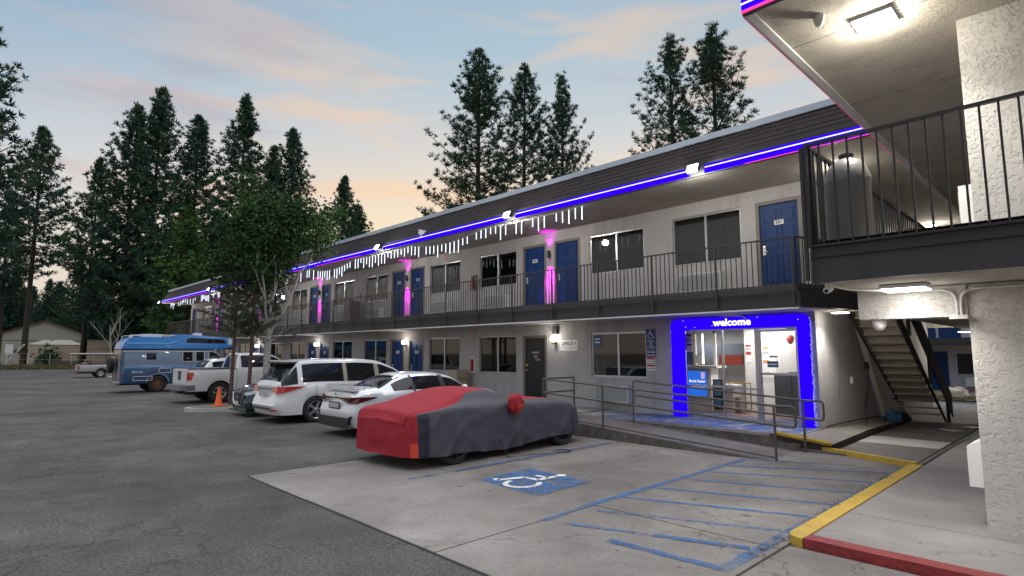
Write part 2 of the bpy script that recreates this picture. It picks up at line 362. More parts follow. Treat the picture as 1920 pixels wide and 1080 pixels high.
# right-hand pavement and its kerbs
g = MB()
for (a, b) in ((6.32, 7.55), (7.55, 11.55), (11.55, 15.6), (15.6, 20), (20, 27)):
    g.box(-2.22, 9, a+.006, b-.006, -.05, .08, M['sidewalkc'])
structure('pavement', g)
g = MB()
g.box(-2.40, -2.225, 6.30, 11.45, -.04, .094, M['yellow'])
pts = [(-2.40+.17*(1-math.cos(a)), 6.30-.17*math.sin(a)) for a in [R(q) for q in range(0, 91, 15)]]
g.prism(pts + [(-2.225, 6.30)], -.04, .094, M['yellow'])
structure('yellow_kerb', g, smooth=40)
g = MB(); pts = []
for i in range(60):
    x0 = -2.22 + i*.2; g.box(x0, x0+.2, 6.13 + .012*noise.noise((x0*3, 0, 0)), 6.315, -.05, .098 + .006*noise.noise((x0*2, 5, 0)), M['redkerb'])
structure('red_kerb', g)
# passage floor between the two wings
g = MB()
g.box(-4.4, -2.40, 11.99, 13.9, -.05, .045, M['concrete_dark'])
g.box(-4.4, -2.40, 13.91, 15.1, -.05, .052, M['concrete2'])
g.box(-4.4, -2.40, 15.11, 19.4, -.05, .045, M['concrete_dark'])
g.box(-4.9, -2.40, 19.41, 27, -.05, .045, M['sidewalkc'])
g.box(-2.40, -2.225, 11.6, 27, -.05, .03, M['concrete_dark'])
g.box(-2.33, -2.29, 11.6, 27, .028, .036, M['black'])
structure('passage_floor', g)
g = MB()
tf = Matrix.Translation((-3.95, 12.22, 0)) @ Matrix.Rotation(math.atan2(-.62, 1.62), 4, 'Z')
g.box(0, 1.735, -.05, .05, 0, .105, M['yellow'], tf); structure('yellow_edge_strip', g)

# raised walkway along the rooms, landing and ramp
g = MB()
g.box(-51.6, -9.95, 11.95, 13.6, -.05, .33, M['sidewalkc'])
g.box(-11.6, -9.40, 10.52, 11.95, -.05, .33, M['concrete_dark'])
g.prism([(-9.95,11.98), (-4.9,11.98), (-4.35,12.15), (-4.38,13.6), (-9.95,13.6)], -.05, .30, M['sidewalkc'])
structure('walkway', g)
g = MB()
P8 = [(-4.9,11.982,.3), (-3.78,12.22,.17), (-3.86,15,.2), (-3.9,19.2,.14), (-4.38,19.2,.16), (-4.38,12.3,.3), (-4.36,12.15,.3)]
g.face(P8, M['concrete']); n8 = len(P8)
for i in range(n8):
    a, b = P8[i], P8[(i+1) % n8]; g.face([(a[0],a[1],-.05), (b[0],b[1],-.05), b, a], M['rubble'])
structure('side_walkway', g)
g = MB()       # ramp: rises to the left
nseg = 26; x0, x1 = -4.3, -9.40
for i in range(nseg):
    a = i/nseg; b = (i+1)/nseg; xa = x0+(x1-x0)*a; xb = x0+(x1-x0)*b; za = .012+.318*a; zb = .012+.318*b
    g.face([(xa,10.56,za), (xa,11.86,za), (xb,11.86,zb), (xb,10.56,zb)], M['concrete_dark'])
    ja, jb = .05*noise.noise((xa*3,1,0)), .05*noise.noise((xb*3,1,0))
    g.face([(xa,10.48+ja,-.01), (xa,10.56,za), (xb,10.56,zb), (xb,10.48+jb,-.01)], M['rubble'])
    g.face([(xa,11.86,za), (xa,11.99,.26 if xa < -4.8 else .15), (xb,11.99,.26 if xb < -4.8 else .15), (xb,11.86,zb)], M['rubble'])
structure('ramp', g)
g = MB()
g.face([(-9.3,12.0,.304), (-6.6,11.99,.304), (-4.9,12.0,.304), (-4.42,12.3,.304), (-4.42,13.54,.304), (-8.6,13.54,.304)], M['bluefloor'])
structure('painted_walkway', g)
g = MB(); g.tube([(-4.75,12.0,.31), (-4.3,12.06,.25), (-3.8,12.18,.18)], .045, M['yellow'], 6); structure('yellow_step_edge', g)

# parking paint
def stripe(mb, a, b, w, z, m):
    a = Vector(a); b = Vector(b); d = (b-a).normalized(); p = Vector((-d.y, d.x))*w/2; n = max(1, int((b-a).length/.25))
    for i in range(n):
        u = a.lerp(b, i/n); v = a.lerp(b, (i+1)/n)
        mb.face([(*(u-p), z), (*(v-p), z), (*(v+p), z), (*(u+p), z)], m)
def marking(name, mb): return structure(name, mb)
zl = .0185
g = MB()
stripe(g, (-4.66,5.75), (-4.66,10.35), .11, zl, M['bluepaint']); stripe(g, (-4.60,4.95), (-4.66,5.75), .09, zl, M['bluepaint2'])
stripe(g, (-2.50,4.95), (-2.46,11.2), .13, zl, M['bluepaint2'])
for a, b, w, k in (((-4.60,6.5), (-2.56,7.29), .09, 1), ((-4.60,7.27), (-2.56,8.07), .09, 1), ((-4.60,8.07), (-2.55,8.95), .08, 1), ((-4.6,8.85), (-2.55,9.85), .08, 1), ((-4.6,9.55), (-2.55,10.8), .08, 1), ((-4.6,10.3), (-3.1,11.1), .07, 1), ((-4.45,5.75), (-2.57,6.5), .09, 0), ((-3.45,5.4), (-2.57,5.72), .10, 1), ((-3.68,4.93), (-2.5,5.02), .11, 1), ((-4.4,5.05), (-3.5,5.38), .08, 0)):
    stripe(g, a, b, w, zl+.0005, M['bluepaint'] if k else M['bluepaint2'])
stripe(g, (-7.48,5.95), (-7.5,10.2), .09, zl, M['bluepaint']); stripe(g, (-7.5,5.1), (-7.49,5.85), .08, zl, M['bluepaint2'])
marking('blue_parking_lines', g)
g = MB(); gx, gy = 12, 12
sq = [Vector((-6.72,5.82)), Vector((-5.42,5.72)), Vector((-5.46,6.95)), Vector((-6.80,6.98))]
g.face([(p.x, p.y, zl) for p in sq], M['bluepaint']); marking('blue_access_square', g)
g = MB()
def isa(u, v): return Vector((-6.10 - .50*u, 6.30 + .56*v))
def band(pts, w): 
    for a, b in zip(pts[:-1], pts[1:]): stripe(g, a, b, w, zl+.004, M['whitepaint'])
band([isa(-.05+.62*math.cos(R(q))*.75, -.35+.62*math.sin(R(q))*.75) for q in range(120, 371, 12)], .085)
band([isa(-.1,.95), isa(-.05,.25)], .10); band([isa(-.05,.25), isa(.48,.22), isa(.78,-.55)], .095); band([isa(-.08,.62), isa(.42,.6)], .075); band([isa(.74,-.55), isa(.98,-.47)], .09)
g.face([(*isa(-.12+.15*math.cos(R(q)), 1.12+.15*math.sin(R(q))), zl+.004) for q in range(0, 360, 24)], M['whitepaint'])
marking('white_wheelchair_mark', g)

# ------------------------------------------------------------------ main motel building
YW = 13.55; ZS = 2.82; ZF = 3.31; ZC = 5.79; ZW = .33
XR = -4.40; XL = -51.0
bld = thing('motel_building', 'long two storey white stucco motel with dark shingled mansard roof and blue doors', 'motel', (-27.7, YW, 0))
def bpart(mb, name, **k):
    o = mb.build(name, **k); o.parent = bld; o.matrix_parent_inverse = Matrix.Translation((27.7, -YW, 0)); return o
def holes_wall(mb, y, x0, x1, z0, z1, holes, m, depth=.12):
    xs = sorted({x0, x1} | {h[0] for h in holes} | {h[1] for h in holes}); zs = sorted({z0, z1} | {h[2] for h in holes} | {h[3] for h in holes})
    xs = [x for x in xs if x0 <= x <= x1]; zs = [z for z in zs if z0 <= z <= z1]
    for i in range(len(xs)-1):
        for j in range(len(zs)-1):
            cx = (xs[i]+xs[i+1])/2; cz = (zs[j]+zs[j+1])/2
            if any(h[0] < cx < h[1] and h[2] < cz < h[3] for h in holes): continue
            mb.face([(xs[i],y,zs[j]), (xs[i+1],y,zs[j]), (xs[i+1],y,zs[j+1]), (xs[i],y,zs[j+1])], m)
    for (a, b, c, d) in holes:
        e = y+depth
        for q in ([(a,y,c),(a,y,d),(a,e,d),(a,e,c)], [(b,y,c),(b,e,c),(b,e,d),(b,y,d)], [(a,y,d),(b,y,d),(b,e,d),(a,e,d)], [(a,y,c),(a,e,c),(b,e,c),(b,y,c)]): mb.face(q, m)
CK = [-12.2 - 8.07*k for k in range(5)]
winU, winL, doorU, doorL = [], [], [], []
for k, c in enumerate(CK):
    winU += [(c+1.6, c+3.5, 4.23, 5.41), (c-3.45, c-1.55, 4.23, 5.41)]
    winL += [(c-3.45, c-1.55, 1.22, 2.5)] + ([(c+1.6, c+3.5, 1.22, 2.5)])
    doorU += [(c-1.2, c-.2, 3.315, 5.42), (c+.2, c+1.2, 3.315, 5.42)]
    doorL += [(c-1.2, c-.2, .335, 2.45)] + ([(c+.2, c+1.2, .335, 2.45)] if k else [])
winA = (-7.82, -5.95, 4.17, 5.45); d201 = (-5.56, -4.58, 3.315, 5.44); dend = (-50.6, -49.6, 3.315, 5.42)
store = (-7.62, -4.74, .31, 2.52)
allh = winU+winL+doorU+doorL+[winA, d201, dend, store]
g = MB(); holes_wall(g, YW, XL, XR, 0, ZC, allh, M['stucco'])
g.face([(XR,YW,0), (XR,25,0), (XR,25,ZC), (XR,YW,ZC)], M['stucco'])
g.face([(XL,25,0), (XL,YW,0), (XL,YW,ZC), (XL,25,ZC)], M['stucco'])
g.face([(XR,25,0), (XL,25,0), (XL,25,ZC), (XR,25,ZC)], M['stucco'])
bpart(g, 'wall')
# roof
g = MB(); EY = 11.5; XE = -51.4; XER = -2.47
g.box(XE, XER, EY, EY+.06, ZC, 6.06, M['charcoal'])
sh = mat('brown_shingles', (.040, .027, .028), .9, var=.35, vscale=5, stretch=(1, 1, 3))
_n = sh.node_tree.nodes; _l = sh.node_tree.links
_t = _n.new('ShaderNodeTexCoord'); _m = _n.new('ShaderNodeMapping'); _m.inputs['Rotation'].default_value = (R(90), 0, 0); _l.new(_t.outputs['Object'], _m.inputs[0])
_b = _n.new('ShaderNodeTexBrick'); _b.inputs['Scale'].default_value = 3.2; _b.inputs['Mortar Size'].default_value = .035; _b.inputs['Brick Width'].default_value = .7; _b.inputs['Row Height'].default_value = .28; _b.inputs['Color1'].default_value = (1,1,1,1); _b.inputs['Color2'].default_value = (.6,.6,.6,1); _b.inputs['Mortar'].default_value = (0,0,0,1); _l.new(_m.outputs[0], _b.inputs['Vector'])
_bp = _n.new('ShaderNodeBump'); _bp.inputs['Strength'].default_value = .9; _bp.inputs['Distance'].default_value = .03; _l.new(_b.outputs[0], _bp.inputs['Height']); _l.new(_bp.outputs[0], _n['Principled BSDF'].inputs['Normal'])
_src = _n['Principled BSDF'].inputs['Base Color'].links[0].from_socket
_mx = _n.new('ShaderNodeMix'); _mx.data_type = 'RGBA'; _mx.blend_type = 'MULTIPLY'; _mx.inputs[0].default_value = .75; _l.new(_src, _mx.inputs[6]); _l.new(_b.outputs[0], _mx.inputs[7]); _l.new(_mx.outputs[2], _n['Principled BSDF'].inputs['Base Color'])
M['shingle'] = sh
rows = 5
for i in range(rows):          # lapped courses, each butt standing proud
    ya = EY+.02+(.45*i/rows); yb = EY+.02+(.45*(i+1)/rows); za = 6.06+(.66*i/rows); zb = 6.06+(.66*(i+1)/rows)
    g.face([(XE,ya-.012,za), (XER,ya-.012,za), (XER,yb,zb), (XE,yb,zb)], sh)
    g.face([(XE,ya,za-.002), (XER,ya,za-.002), (XER,ya-.012,za), (XE,ya-.012,za)], sh)
g.face([(XE,EY,6.06), (XE,EY+.47,6.72), (XE,22,6.72), (XE,22,ZC), (XE,EY,ZC)], sh)
g.face([(XE,EY+.5,6.72), (XER,EY+.5,6.72), (XER,25,6.72), (XE,25,6.72)], M['charcoal'])
roof = bpart(g, 'roof')
g = MB(); g.box(XE-.03, XER, EY+.42, EY+.62, 6.715, 6.85, M['cap']); g.build('roof_cap', roof)
g = MB(); g.face([(XE,EY+.06,ZC), (XER,EY+.06,ZC), (XER,25,ZC), (XE,25,ZC)], M['soffit'])
g.face([(-4.39,25,ZC-.002),(-2.47,25,ZC-.002),(-2.47,25.0,2.8),(-4.39,25,2.8)], M['soffit'])
bpart(g, 'eave_soffit')
# upper walkway slab
def slab(mb, poly, z0, z1, mt, mbm, ms):
    mb.face([(x,y,z1) for x,y in poly], mt); mb.face([(x,y,z0) for x,y in reversed(poly)], mbm)
    for i in range(len(poly)):
        a, b = poly[i], poly[(i+1) % len(poly)]; mb.face([(*a,z0), (*b,z0), (*b,z1), (*a,z1)], ms)
poly = [(XL-.3,12.10), (-4.22,12.10), (-3.64,14.05), (-2.5,14.05), (-2.5,15.4), (-3.12,15.4), (-3.12,14.2), (-4.39,14.2), (-4.39,13.545), (XL-.3,13.545)]
g = MB(); slab(g, poly, ZS, ZF, M['concrete_dark'], M['soffit'], mat('slab_edge_grey', (.09,.085,.08), .8, var=.2)); slb = bpart(g, 'balcony_slab')
g = MB(); g.box(XL-.3, -4.20, 12.05, 12.098, 2.83, 3.14, M['charcoal'])
a = Vector((-4.20,12.05)); b = Vector((-3.60,14.05)); d = (b-a).normalized(); nn = Vector((d.y,-d.x))*.045
g.prism([tuple(a), tuple(a+nn*.0+Vector((.04,0))), tuple(b+nn), tuple(b)], 2.83, 3.14, M['charcoal'])
g.box(-3.60, -2.5, 14.0, 14.045, 2.83, 3.14, M['charcoal'])
g.build('balcony_fascia', slb).matrix_parent_inverse = slb.matrix_world.inverted() if False else Matrix.Identity(4)
g = MB(); g.box(XL-.3, -4.20, 12.055, 12.16, 2.79, 2.826, M['whitetrim']); g.build('balcony_edge_trim', slb)
bpy.context.view_layer.update()

# windows and doors: one of each kind, then copies
def make_window(w, h, kind):
    g = MB(); t = .045
    g.box(0, w, -.005, .05, 0, t, M['alu']); g.box(0, w, -.005, .05, h-t, h, M['alu']); g.box(0, t, -.004, .049, t, h-t, M['alu']); g.box(w-t, w, -.004, .049, t, h-t, M['alu'])
    g.box(w*.5-.03, w*.5+.03, -.006, .052, t, h-t, M['alu']); g.box(-.012, w+.012, -.035, -.002, -.02, .012, M['trim'])
    fr = g.build('window'); fr.parent = bld
    g = MB(); g.face([(t,.022,t), (w*.5-.03,.022,t), (w*.5-.03,.022,h-t), (t,.022,h-t)], M['pane']); g.face([(w*.5+.03,.032,t), (w-t,.032,t), (w-t,.032,h-t), (w*.5+.03,.032,h-t)], M['pane'])
    g.build('pane', fr)
    g = MB(); n = 70; m = M['curtain'] if kind != 1 else M['curtain_dark']
    lo, hi = {0: (0, 1), 1: (0, 1), 2: (.5, 1), 3: (0, .42)}[kind]
    for i in range(n):
        u, v = i/n, (i+1)/n
        if not (lo <= u < hi): continue
        f = lambda q: .135+.022*math.sin(q*w*26+math.sin(q*17)*1.5)
        g.face([(u*w,f(u),-.05), (v*w,f(v),-.05), (v*w,f(v),h+.05), (u*w,f(u),h+.05)], m)
    g.build('curtain', fr, smooth=60)
    g = MB(); g.box(-.1, w+.1, .125, .9, -.1, h+.1, M['dark_room']); bk = g.mesh('room')
    bm = bmesh.new(); bm.from_mesh(bk); bm.faces.ensure_lookup_table()
    bmesh.ops.delete(bm, geom=[f for f in bm.faces if abs(f.calc_center_median().y-.125) < .01], context='FACES'); bm.to_mesh(bk); bm.free()
    o = bpy.data.objects.new('window_recess', bk); COL.objects.link(o); o.parent = fr
    return fr
protos = {}
random.seed(11)
def place_window(h, kind):
    key = (round(h[1]-h[0], 2), round(h[3]-h[2], 2), kind)
    if key in protos: w = copy_tree(protos[key], bld)
    else: w = protos[key] = make_window(h[1]-h[0], h[3]-h[2], kind)
    w.location = (h[0]+27.7, .04, h[2])
kU = [1, 1, 3, 1, 1, 0, 1, 1, 0, 1]; kL = [1, 0, 1, 3, 0, 1, 1, 1, 0, 1]
for h, k in zip(winU, kU): place_window(h, k)
for i, (h, k) in enumerate(zip(winL, kL)):
    if i == 1: continue
    place_window(h, k)
place_window(winA, 0)
bpy.context.view_layer.update()

def make_door(m, panels=True):
    g = MB(); w, h = 1.0, 2.105; t = .05
    g.box(t, w-t, .03, .075, .01, h-t, m)
    if panels:
        for (x0, x1) in ((.15, .46), (.54, .85)):
            for (z0, z1) in ((.2, .85), (1.0, 1.5), (1.62, 1.92)):
                b = .035
                for q in ((x0,x1,z0,z0+.014), (x0,x1,z1-.014,z1), (x0,x0+.014,z0+.014,z1-.014), (x1-.014,x1,z0+.014,z1-.014)): g.box(q[0], q[1], .018, .0305, q[2], q[3], m)
                g.box(x0+b, x1-b, .020, .0303, z0+b, z1-b, m)
    d = g.build('door'); d.parent = bld
    g = MB(); g.box(-.03, t, -.03, .10, 0, h+.0, M['trim']); g.box(w-t, w+.03, -.03, .10, 0, h, M['trim']); g.box(-.03, w+.03, -.031, .10, h-t, h+.035, M['trim']); g.box(t, w-t, .0, .1, -.002, .012, M['alu'])
    g.build('door_frame', d)
    g = MB(); x = .13
    g.box(x-.035, x+.035, .015, .03, .88, 1.10, M['steel'])
    g.tube([(x,.02,.95), (x,-.03,.95), (x+.1,-.035,.95)], .011, M['steel'], 8); g.lathe([(0,0), (.028,0), (.028,.02), (0,.024)], M['steel'], 12, Matrix.Translation((x,.015,1.06)) @ Matrix.Rotation(R(90), 4, 'X'))
    g.build('handle', d, smooth=40)
    return d
dproto = make_door(M['door']); first = [True]
def place_door(h, num=None):
    d = dproto if first[0] else copy_tree(dproto, bld); first[0] = False
    d.location = (h[0]+27.7, .02, h[2]); d.scale = (h[1]-h[0], 1, (h[3]-h[2])/2.105)
    if num:
        g = MB(); g.box(.39, .61, .008, .016, 1.555, 1.665, M['plate']); pl = g.build('number_plate', d)
        text_mesh(num, .105, M['ink'], 'door_number', pl, (.5, .0065, 1.61), bold=.002); 
nums_u = [('203', None), ('205', '204'), ('207', '206'), ('209', '208'), ('211', '210')]
nums_l = [None, ('105', '104'), ('107', '106'), ('109', '108'), ('111', '110')]
# first place the original with no plate so that copies stay clean
place_door(dend)
place_door(d201, '201')
for k in range(5):
    place_door(doorU[2*k], nums_u[k][0]); place_door(doorU[2*k+1], nums_u[k][1])
for k in range(1, 5):
    place_door(doorL[2*k-1], nums_l[k][0]); place_door(doorL[2*k], nums_l[k][1])
dd = make_door(M['doordark'], False); dd.location = (doorL[0][0]+27.7, .02, doorL[0][2]); dd.name = 'dark_door'; tag(dd, 'plain black steel door with brass knobs')
g = MB()
for i in range(1, 9): g.box(.1+i*.09, .1+i*.09+.008, .022, .0298, .05, 2.0, M['doordark'])
for z in (1.02, 1.17): g.lathe([(0,0), (.035,.004), (.035,.03), (.02,.05), (0,.052)], M['brass'], 12, Matrix.Translation((.12,.03,z)) @ Matrix.Rotation(R(90), 4, 'X'))
g.build('knob', dd, smooth=40)
for (x0, x1, z) in ((.34,.66,1.55), (.43,.57,1.43), (.5,.56,1.33), (.6,.68,1.33)):
    g = MB(); g.box(x0, x1, .012, .02, z, z+.07, mat('weathered_plate', (.32,.27,.27), .6)); g.build('small_plate', dd)
for ch in dd.children:
    if ch.name.startswith('handle'): bpy.data.objects.remove(ch, do_unlink=True)
bpy.context.view_layer.update()

# ------------------------------------------------------------------ office: storefront, portal, interior
def wpart(parent, mb, name, **k):          # geometry given in world space under an unrotated parent
    o = mb.build(name, **k); o.parent = parent; o.matrix_parent_inverse = Matrix.Translation(-parent.location); return o
sf = thing('storefront', 'aluminium framed glass office front with door under the welcome portal', 'storefront', (-6.2, YW, .3))
g = MB(); y0, y1 = YW+.03, YW+.08; x0, x1, z0, z1 = store[0]+.003, store[1]-.003, .315, 2.517
for (a, b, c, d) in ((x0, x0+.05, z0, z1), (x1-.05, x1, z0, z1), (-6.60, -6.55, z0, z1-.05), (-5.77, -5.69, z0, z1-.05)): g.box(a, b, y0, y1, c, d, M['alu'])
g.box(x0+.05, x1-.05, y0+.002, y1-.002, z1-.05, z1, M['alu']); g.box(x0+.05, -6.60, y0+.002, y1-.002, 1.06, 1.11, M['alu']); g.box(-6.55, -5.77, y0+.002, y1-.002, 1.04, 1.09, M['alu'])
g.box(x0+.05, -5.77, y0+.003, y1-.003, z0, z0+.05, M['alu'])
wpart(sf, g, 'frame')
g = MB(); g.face([(x0+.05,YW+.055,.36), (-5.75,YW+.055,.36), (-5.75,YW+.055,2.47), (x0+.05,YW+.055,2.47)], M['clear']); wpart(sf, g, 'glass_pane')
g = MB(); a, b = -5.685, x1-.055
for q in ((a, a+.05, .33, 2.46), (b-.05, b, .33, 2.46)): g.box(q[0], q[1], YW+.032, YW+.078, q[2], q[3], M['alu'])
for z in (.33, 1.40, 2.40): g.box(a+.05, b-.05, YW+.034, YW+.076, z, z+.055, M['alu'])
sd = wpart(sf, g, 'door')
g = MB(); g.face([(a+.05,YW+.05,.38), (b-.05,YW+.05,.38), (b-.05,YW+.05,2.41), (a+.05,YW+.05,2.41)], M['clear']); o = g.build('door_glass', sd)
g = MB(); g.tube([(a+.02,YW+.02,1.2), (a+.02,YW-.03,1.22), (a+.02,YW-.03,1.42), (a+.02,YW+.02,1.44)], .012, M['steel'], 8); g.build('pull_handle', sd)
g = MB(); g.box(-5.5, -5.25, YW+.038, YW+.046, 1.58, 1.72, mat('sticker_blue', (.02,.12,.25), .5)); g.box(-5.48, -5.27, YW+.034, YW+.038, 1.63, 1.67, M['plate']); g.build('blue_sticker', sd)
g = MB(); g.box(-5.44, -5.27, YW+.038, YW+.046, 1.80, 1.85, M['plate']); g.build('white_sticker', sd)

po = thing('welcome_portal', 'glowing blue rounded portal around the office door with white welcome lettering', 'lit portal', (-6.2, YW-.02, .3))
g = MB(); ox0, ox1, oz1, rr = -7.86, -4.50, 2.77, .16
outer = [(ox0,.30), (ox1,.30)] + [(ox1-rr+rr*math.sin(R(a)), oz1-rr+rr*math.cos(R(a))) for a in range(90, -1, -15)] + [(ox0+rr-rr*math.sin(R(a)), oz1-rr+rr*math.cos(R(a))) for a in range(0, 91, 15)]
# build as three butted panels (left, right, top) of emissive acrylic
yb, yf = YW-.004, YW-.16
top = [(p[0], p[1]) for p in outer[2:]]
tfp = Matrix(((1,0,0,0),(0,0,1,0),(0,1,0,0),(0,0,0,1)))
blue_ac = emis('blue_acrylic_glow', (.022, .0, 1.0), 1.05)
g.prism([(ox0,.30), (store[0]+.08,.30), (store[0]+.08,2.50), (ox0,2.50)], yf, yb, blue_ac, tfp)
g.prism([(store[1]+.0,.30), (ox1,.30), (ox1,2.50), (store[1]+.0,2.50)], yf, yb, blue_ac, tfp)
g.prism([(ox0,2.50), (ox1,2.50)] + top, yf, yb, blue_ac, tfp)
wpart(po, g, 'glowing_panel')
o = text_mesh('welcome', .235, emis('letter_glow', (1,1,1), 1.6), 'lettering', None, (-6.22, yf-.006, 2.64), bold=.006, sx=1.08); o.parent = po; o.matrix_parent_inverse = Matrix.Translation(-po.location)
g = MB(); random.seed(5)
for i in range(46):
    z = .4+2.3*i/46; g.lathe([(0,-.007), (.009,0), (0,.007)], M['icicle'] if i % 3 else M['led_red'], 5, Matrix.Translation((ox0-.015, yf+.02+random.random()*.1, z)))
    g.lathe([(0,-.008), (.011,0), (0,.008)], M['icicle'], 5, Matrix.Translation((ox1+.02, yf+.02+random.random()*.1, z+.02)))
for i in range(9):
    g.lathe([(0,-.008), (.011,0), (0,.008)], M['icicle'], 5, Matrix.Translation((ox0+.2+random.random()*3.0, yf-.01, 2.54+random.random()*.2)))
wpart(po, g, 'fairy_lights')
g = MB()       # torn silver tinsel at the right edge
for i in range(240):
    z = .34+random.random()**1.6*2.0; x = ox1+.01+random.random()*.05; a = random.random()*6.28; d = Vector((math.cos(a), -.4, math.sin(a)))*.035; p = Vector((x, yf+.03+random.random()*.08, z)); q = Vector((-d.z, 0, d.x))*.22
    g.face([p-q, p+q, p+d], M['plate'])
wpart(po, g, 'tinsel')
lamp('AREA', 'portal_glow', po, (0,-.35,1.2), 9, (.06,.02,1), 3.0, (R(-90), 0, 0), shape='RECTANGLE', size_y=2.2)

rm = thing('office_room', 'bright white office interior seen through the glass front', 'room', (-6.6, 16, .3))
g = MB(); iw = mat('interior_white', (.7,.69,.67), .7)
X0, X1, Y0, Y1, Z0, Z1 = -11.4, -4.5, YW+.12, 18.2, .312, 2.66
g.face([(X0,Y1,Z0),(X1,Y1,Z0),(X1,Y1,Z1),(X0,Y1,Z1)], iw); g.face([(X1,Y0,Z0),(X1,Y1,Z0),(X1,Y1,Z1),(X1,Y0,Z1)], iw); g.face([(X0,Y0,Z0),(X0,Y1,Z0),(X0,Y1,Z1),(X0,Y0,Z1)], iw)
g.face([(X0,Y0,Z1),(X1,Y0,Z1),(X1,Y1,Z1),(X0,Y1,Z1)], iw)
g.box(-7.05, -5.9, 15.9, 16.0, Z0, Z1, iw); g.box(-5.9, -4.51, 15.5, 15.6, 1.42, 2.5, iw)
wpart(rm, g, 'wall')
g = MB(); g.face([(X0,Y0,Z0),(X1,Y0,Z0),(X1,Y1,Z0),(X0,Y1,Z0)], mat('office_floor', (.25,.16,.13), .35, var=.1)); g.face([(store[0],Y0,Z0+.004),(store[1],Y0,Z0+.004),(store[1],14.6,Z0+.004),(store[0]-.8,14.6,Z0+.004)], M['bluefloor']); wpart(rm, g, 'floor')
g = MB(); g.box(-6.75, -6.05, 15.88, 15.897, Z0, 2.30, mat('interior_door', (.62,.61,.59), .5))
for (z0, z1) in ((.5,1.1), (1.25,2.1)): g.box(-6.6, -6.2, 15.872, 15.879, z0, z1, M['white'])
wpart(rm, g, 'inner_door')
g = MB(); g.box(-6.9, -6.1, 15.5, 15.86, 2.26, 2.36, M['white']); 
lamp('AREA', 'office_ceiling_lamp', rm, (.3,-1.0,2.3), 62, (1,.96,.9), 1.4)
lamp('AREA', 'back_office_lamp', rm, (-2.2,.6,2.3), 45, (.85,.92,1), 1.2)
ct = thing('reception_counter', 'white reception counter with glass screen and shelves inside the office', 'counter', (-7.9, 15.4, .31))
g = MB(); g.box(-9.6, -7.62, 15.0, 15.45, .315, 1.50, M['white']); g.box(-9.65, -7.40, 14.92, 15.5, 1.50, 1.56, mat('counter_top', (.62,.58,.52), .3)); wpart(ct, g, 'counter')
g = MB(); g.box(-7.60, -7.05, 15.1, 15.5, .315, 1.02, mat('pink_beige_panel', (.5,.42,.39), .5)); g.box(-7.62, -7.0, 15.05, 15.55, 1.02, 1.06, M['white']); wpart(ct, g, 'side_desk')
g = MB()
for x in (-8.62, -8.22, -7.62): g.box(x, x+.07, 15.2, 15.27, 1.56, 2.62, M['white'])
g.box(-8.62, -7.55, 15.2, 15.26, 2.45, 2.62, M['white']); g.box(-8.55, -8.22, 15.201, 15.259, 1.95, 2.02, M['white'])
wpart(ct, g, 'screen_frame')
g = MB(); g.box(-8.0, -7.97, 15.3, 15.33, 1.6, 2.5, emis('tube_lamp', (1,.95,.85), 5)); wpart(ct, g, 'tube_lamp')
g = MB(); g.box(-9.5, -7.1, 17.4, 17.5, 1.75, 2.2, mat('grey_shelf', (.12,.13,.16), .6)); g.box(-8.0, -7.3, 16.3, 16.4, 1.57, 1.85, mat('red_box', (.4,.05,.03), .6)); wpart(ct, g, 'back_shelf')
ip = thing('till_monitor', 'small white payment monitor standing on the reception counter', 'monitor', (-8.05, 15.15, 1.56))
g = MB(); g.box(-8.16, -7.94, 15.13, 15.16, 1.62, 1.86, M['white']); g.box(-8.07, -8.03, 15.14, 15.18, 1.56, 1.63, M['white']); g.box(-8.14, -7.96, 15.126, 15.13, 1.64, 1.84, M['plate']); wpart(ip, g, 'screen')
for nm, x0, x1, c1, lab, tx in (('lit_poster', -8.62, -8.36, (.75,.85,.95), 'narrow pale lit poster on the front of the reception counter', None), ('lit_poster', -8.28, -7.72, (.02,.16,.75), 'bright blue lit poster reading Book Faster Save More', 1)):
    t = thing(nm, lab, 'lit poster', ((x0+x1)/2, 14.98, .75))
    g = MB(); g.box(x0-.03, x1+.03, 14.955, 14.998, .70, 1.44, M['alu']); wpart(t, g, 'frame')
    g = MB(); g.box(x0, x1, 14.945, 14.954, .73, 1.41, emis('poster_'+str(len(lab)), c1, 1.0))
    if tx: g.box(x1-.16, x1-.05, 14.941, 14.9448, 1.2, 1.38, emis('poster_badge', (.55,.45,.75), 1))
    else: g.box(x0+.08, x1, 14.941, 14.9448, .73, 1.0, emis('poster_leaf', (.3,.35,.2), .8))
    wpart(t, g, 'lit_panel')
    if tx:
        for z, s in ((1.13, 'Book Faster'), (1.0, 'Save More.')):
            o = text_mesh(s, .10, emis('poster_letter', (1,1,1), 1), 'lettering', None, (x0+.04, 14.94, z), align='LEFT', bold=.002); o.parent = t; o.matrix_parent_inverse = Matrix.Translation(-t.location)
t = thing('gold_cart', 'gold framed two tier trolley beside the inner office door', 'trolley', (-7.0, 15.3, .31))
g = MB(); gm = mat('gold_tube', (.5,.32,.08), .3, metal=.8)
for (x, y) in ((-7.2,15.15), (-6.75,15.15), (-7.2,15.5), (-6.75,15.5)): g.tube([(x,y,.33), (x,y,1.12)], .016, gm, 8)
for z in (.4, 1.1):
    g.tube([(-7.2,15.15,z), (-6.75,15.15,z), (-6.75,15.5,z), (-7.2,15.5,z), (-7.2,15.15,z)], .013, gm, 8)
wpart(t, g, 'frame'); g = MB(); g.box(-7.2, -6.75, 15.15, 15.5, .395, .405, gm); g.box(-7.2, -6.75, 15.15, 15.5, .72, .73, gm); wpart(t, g, 'shelf')
t = tag((lambda b: b)(MB()).build('x') if False else thing('leaflet_rack', 'dark rack of leaflets next to the gold trolley', 'rack', (-7.5, 15.0, .31)))
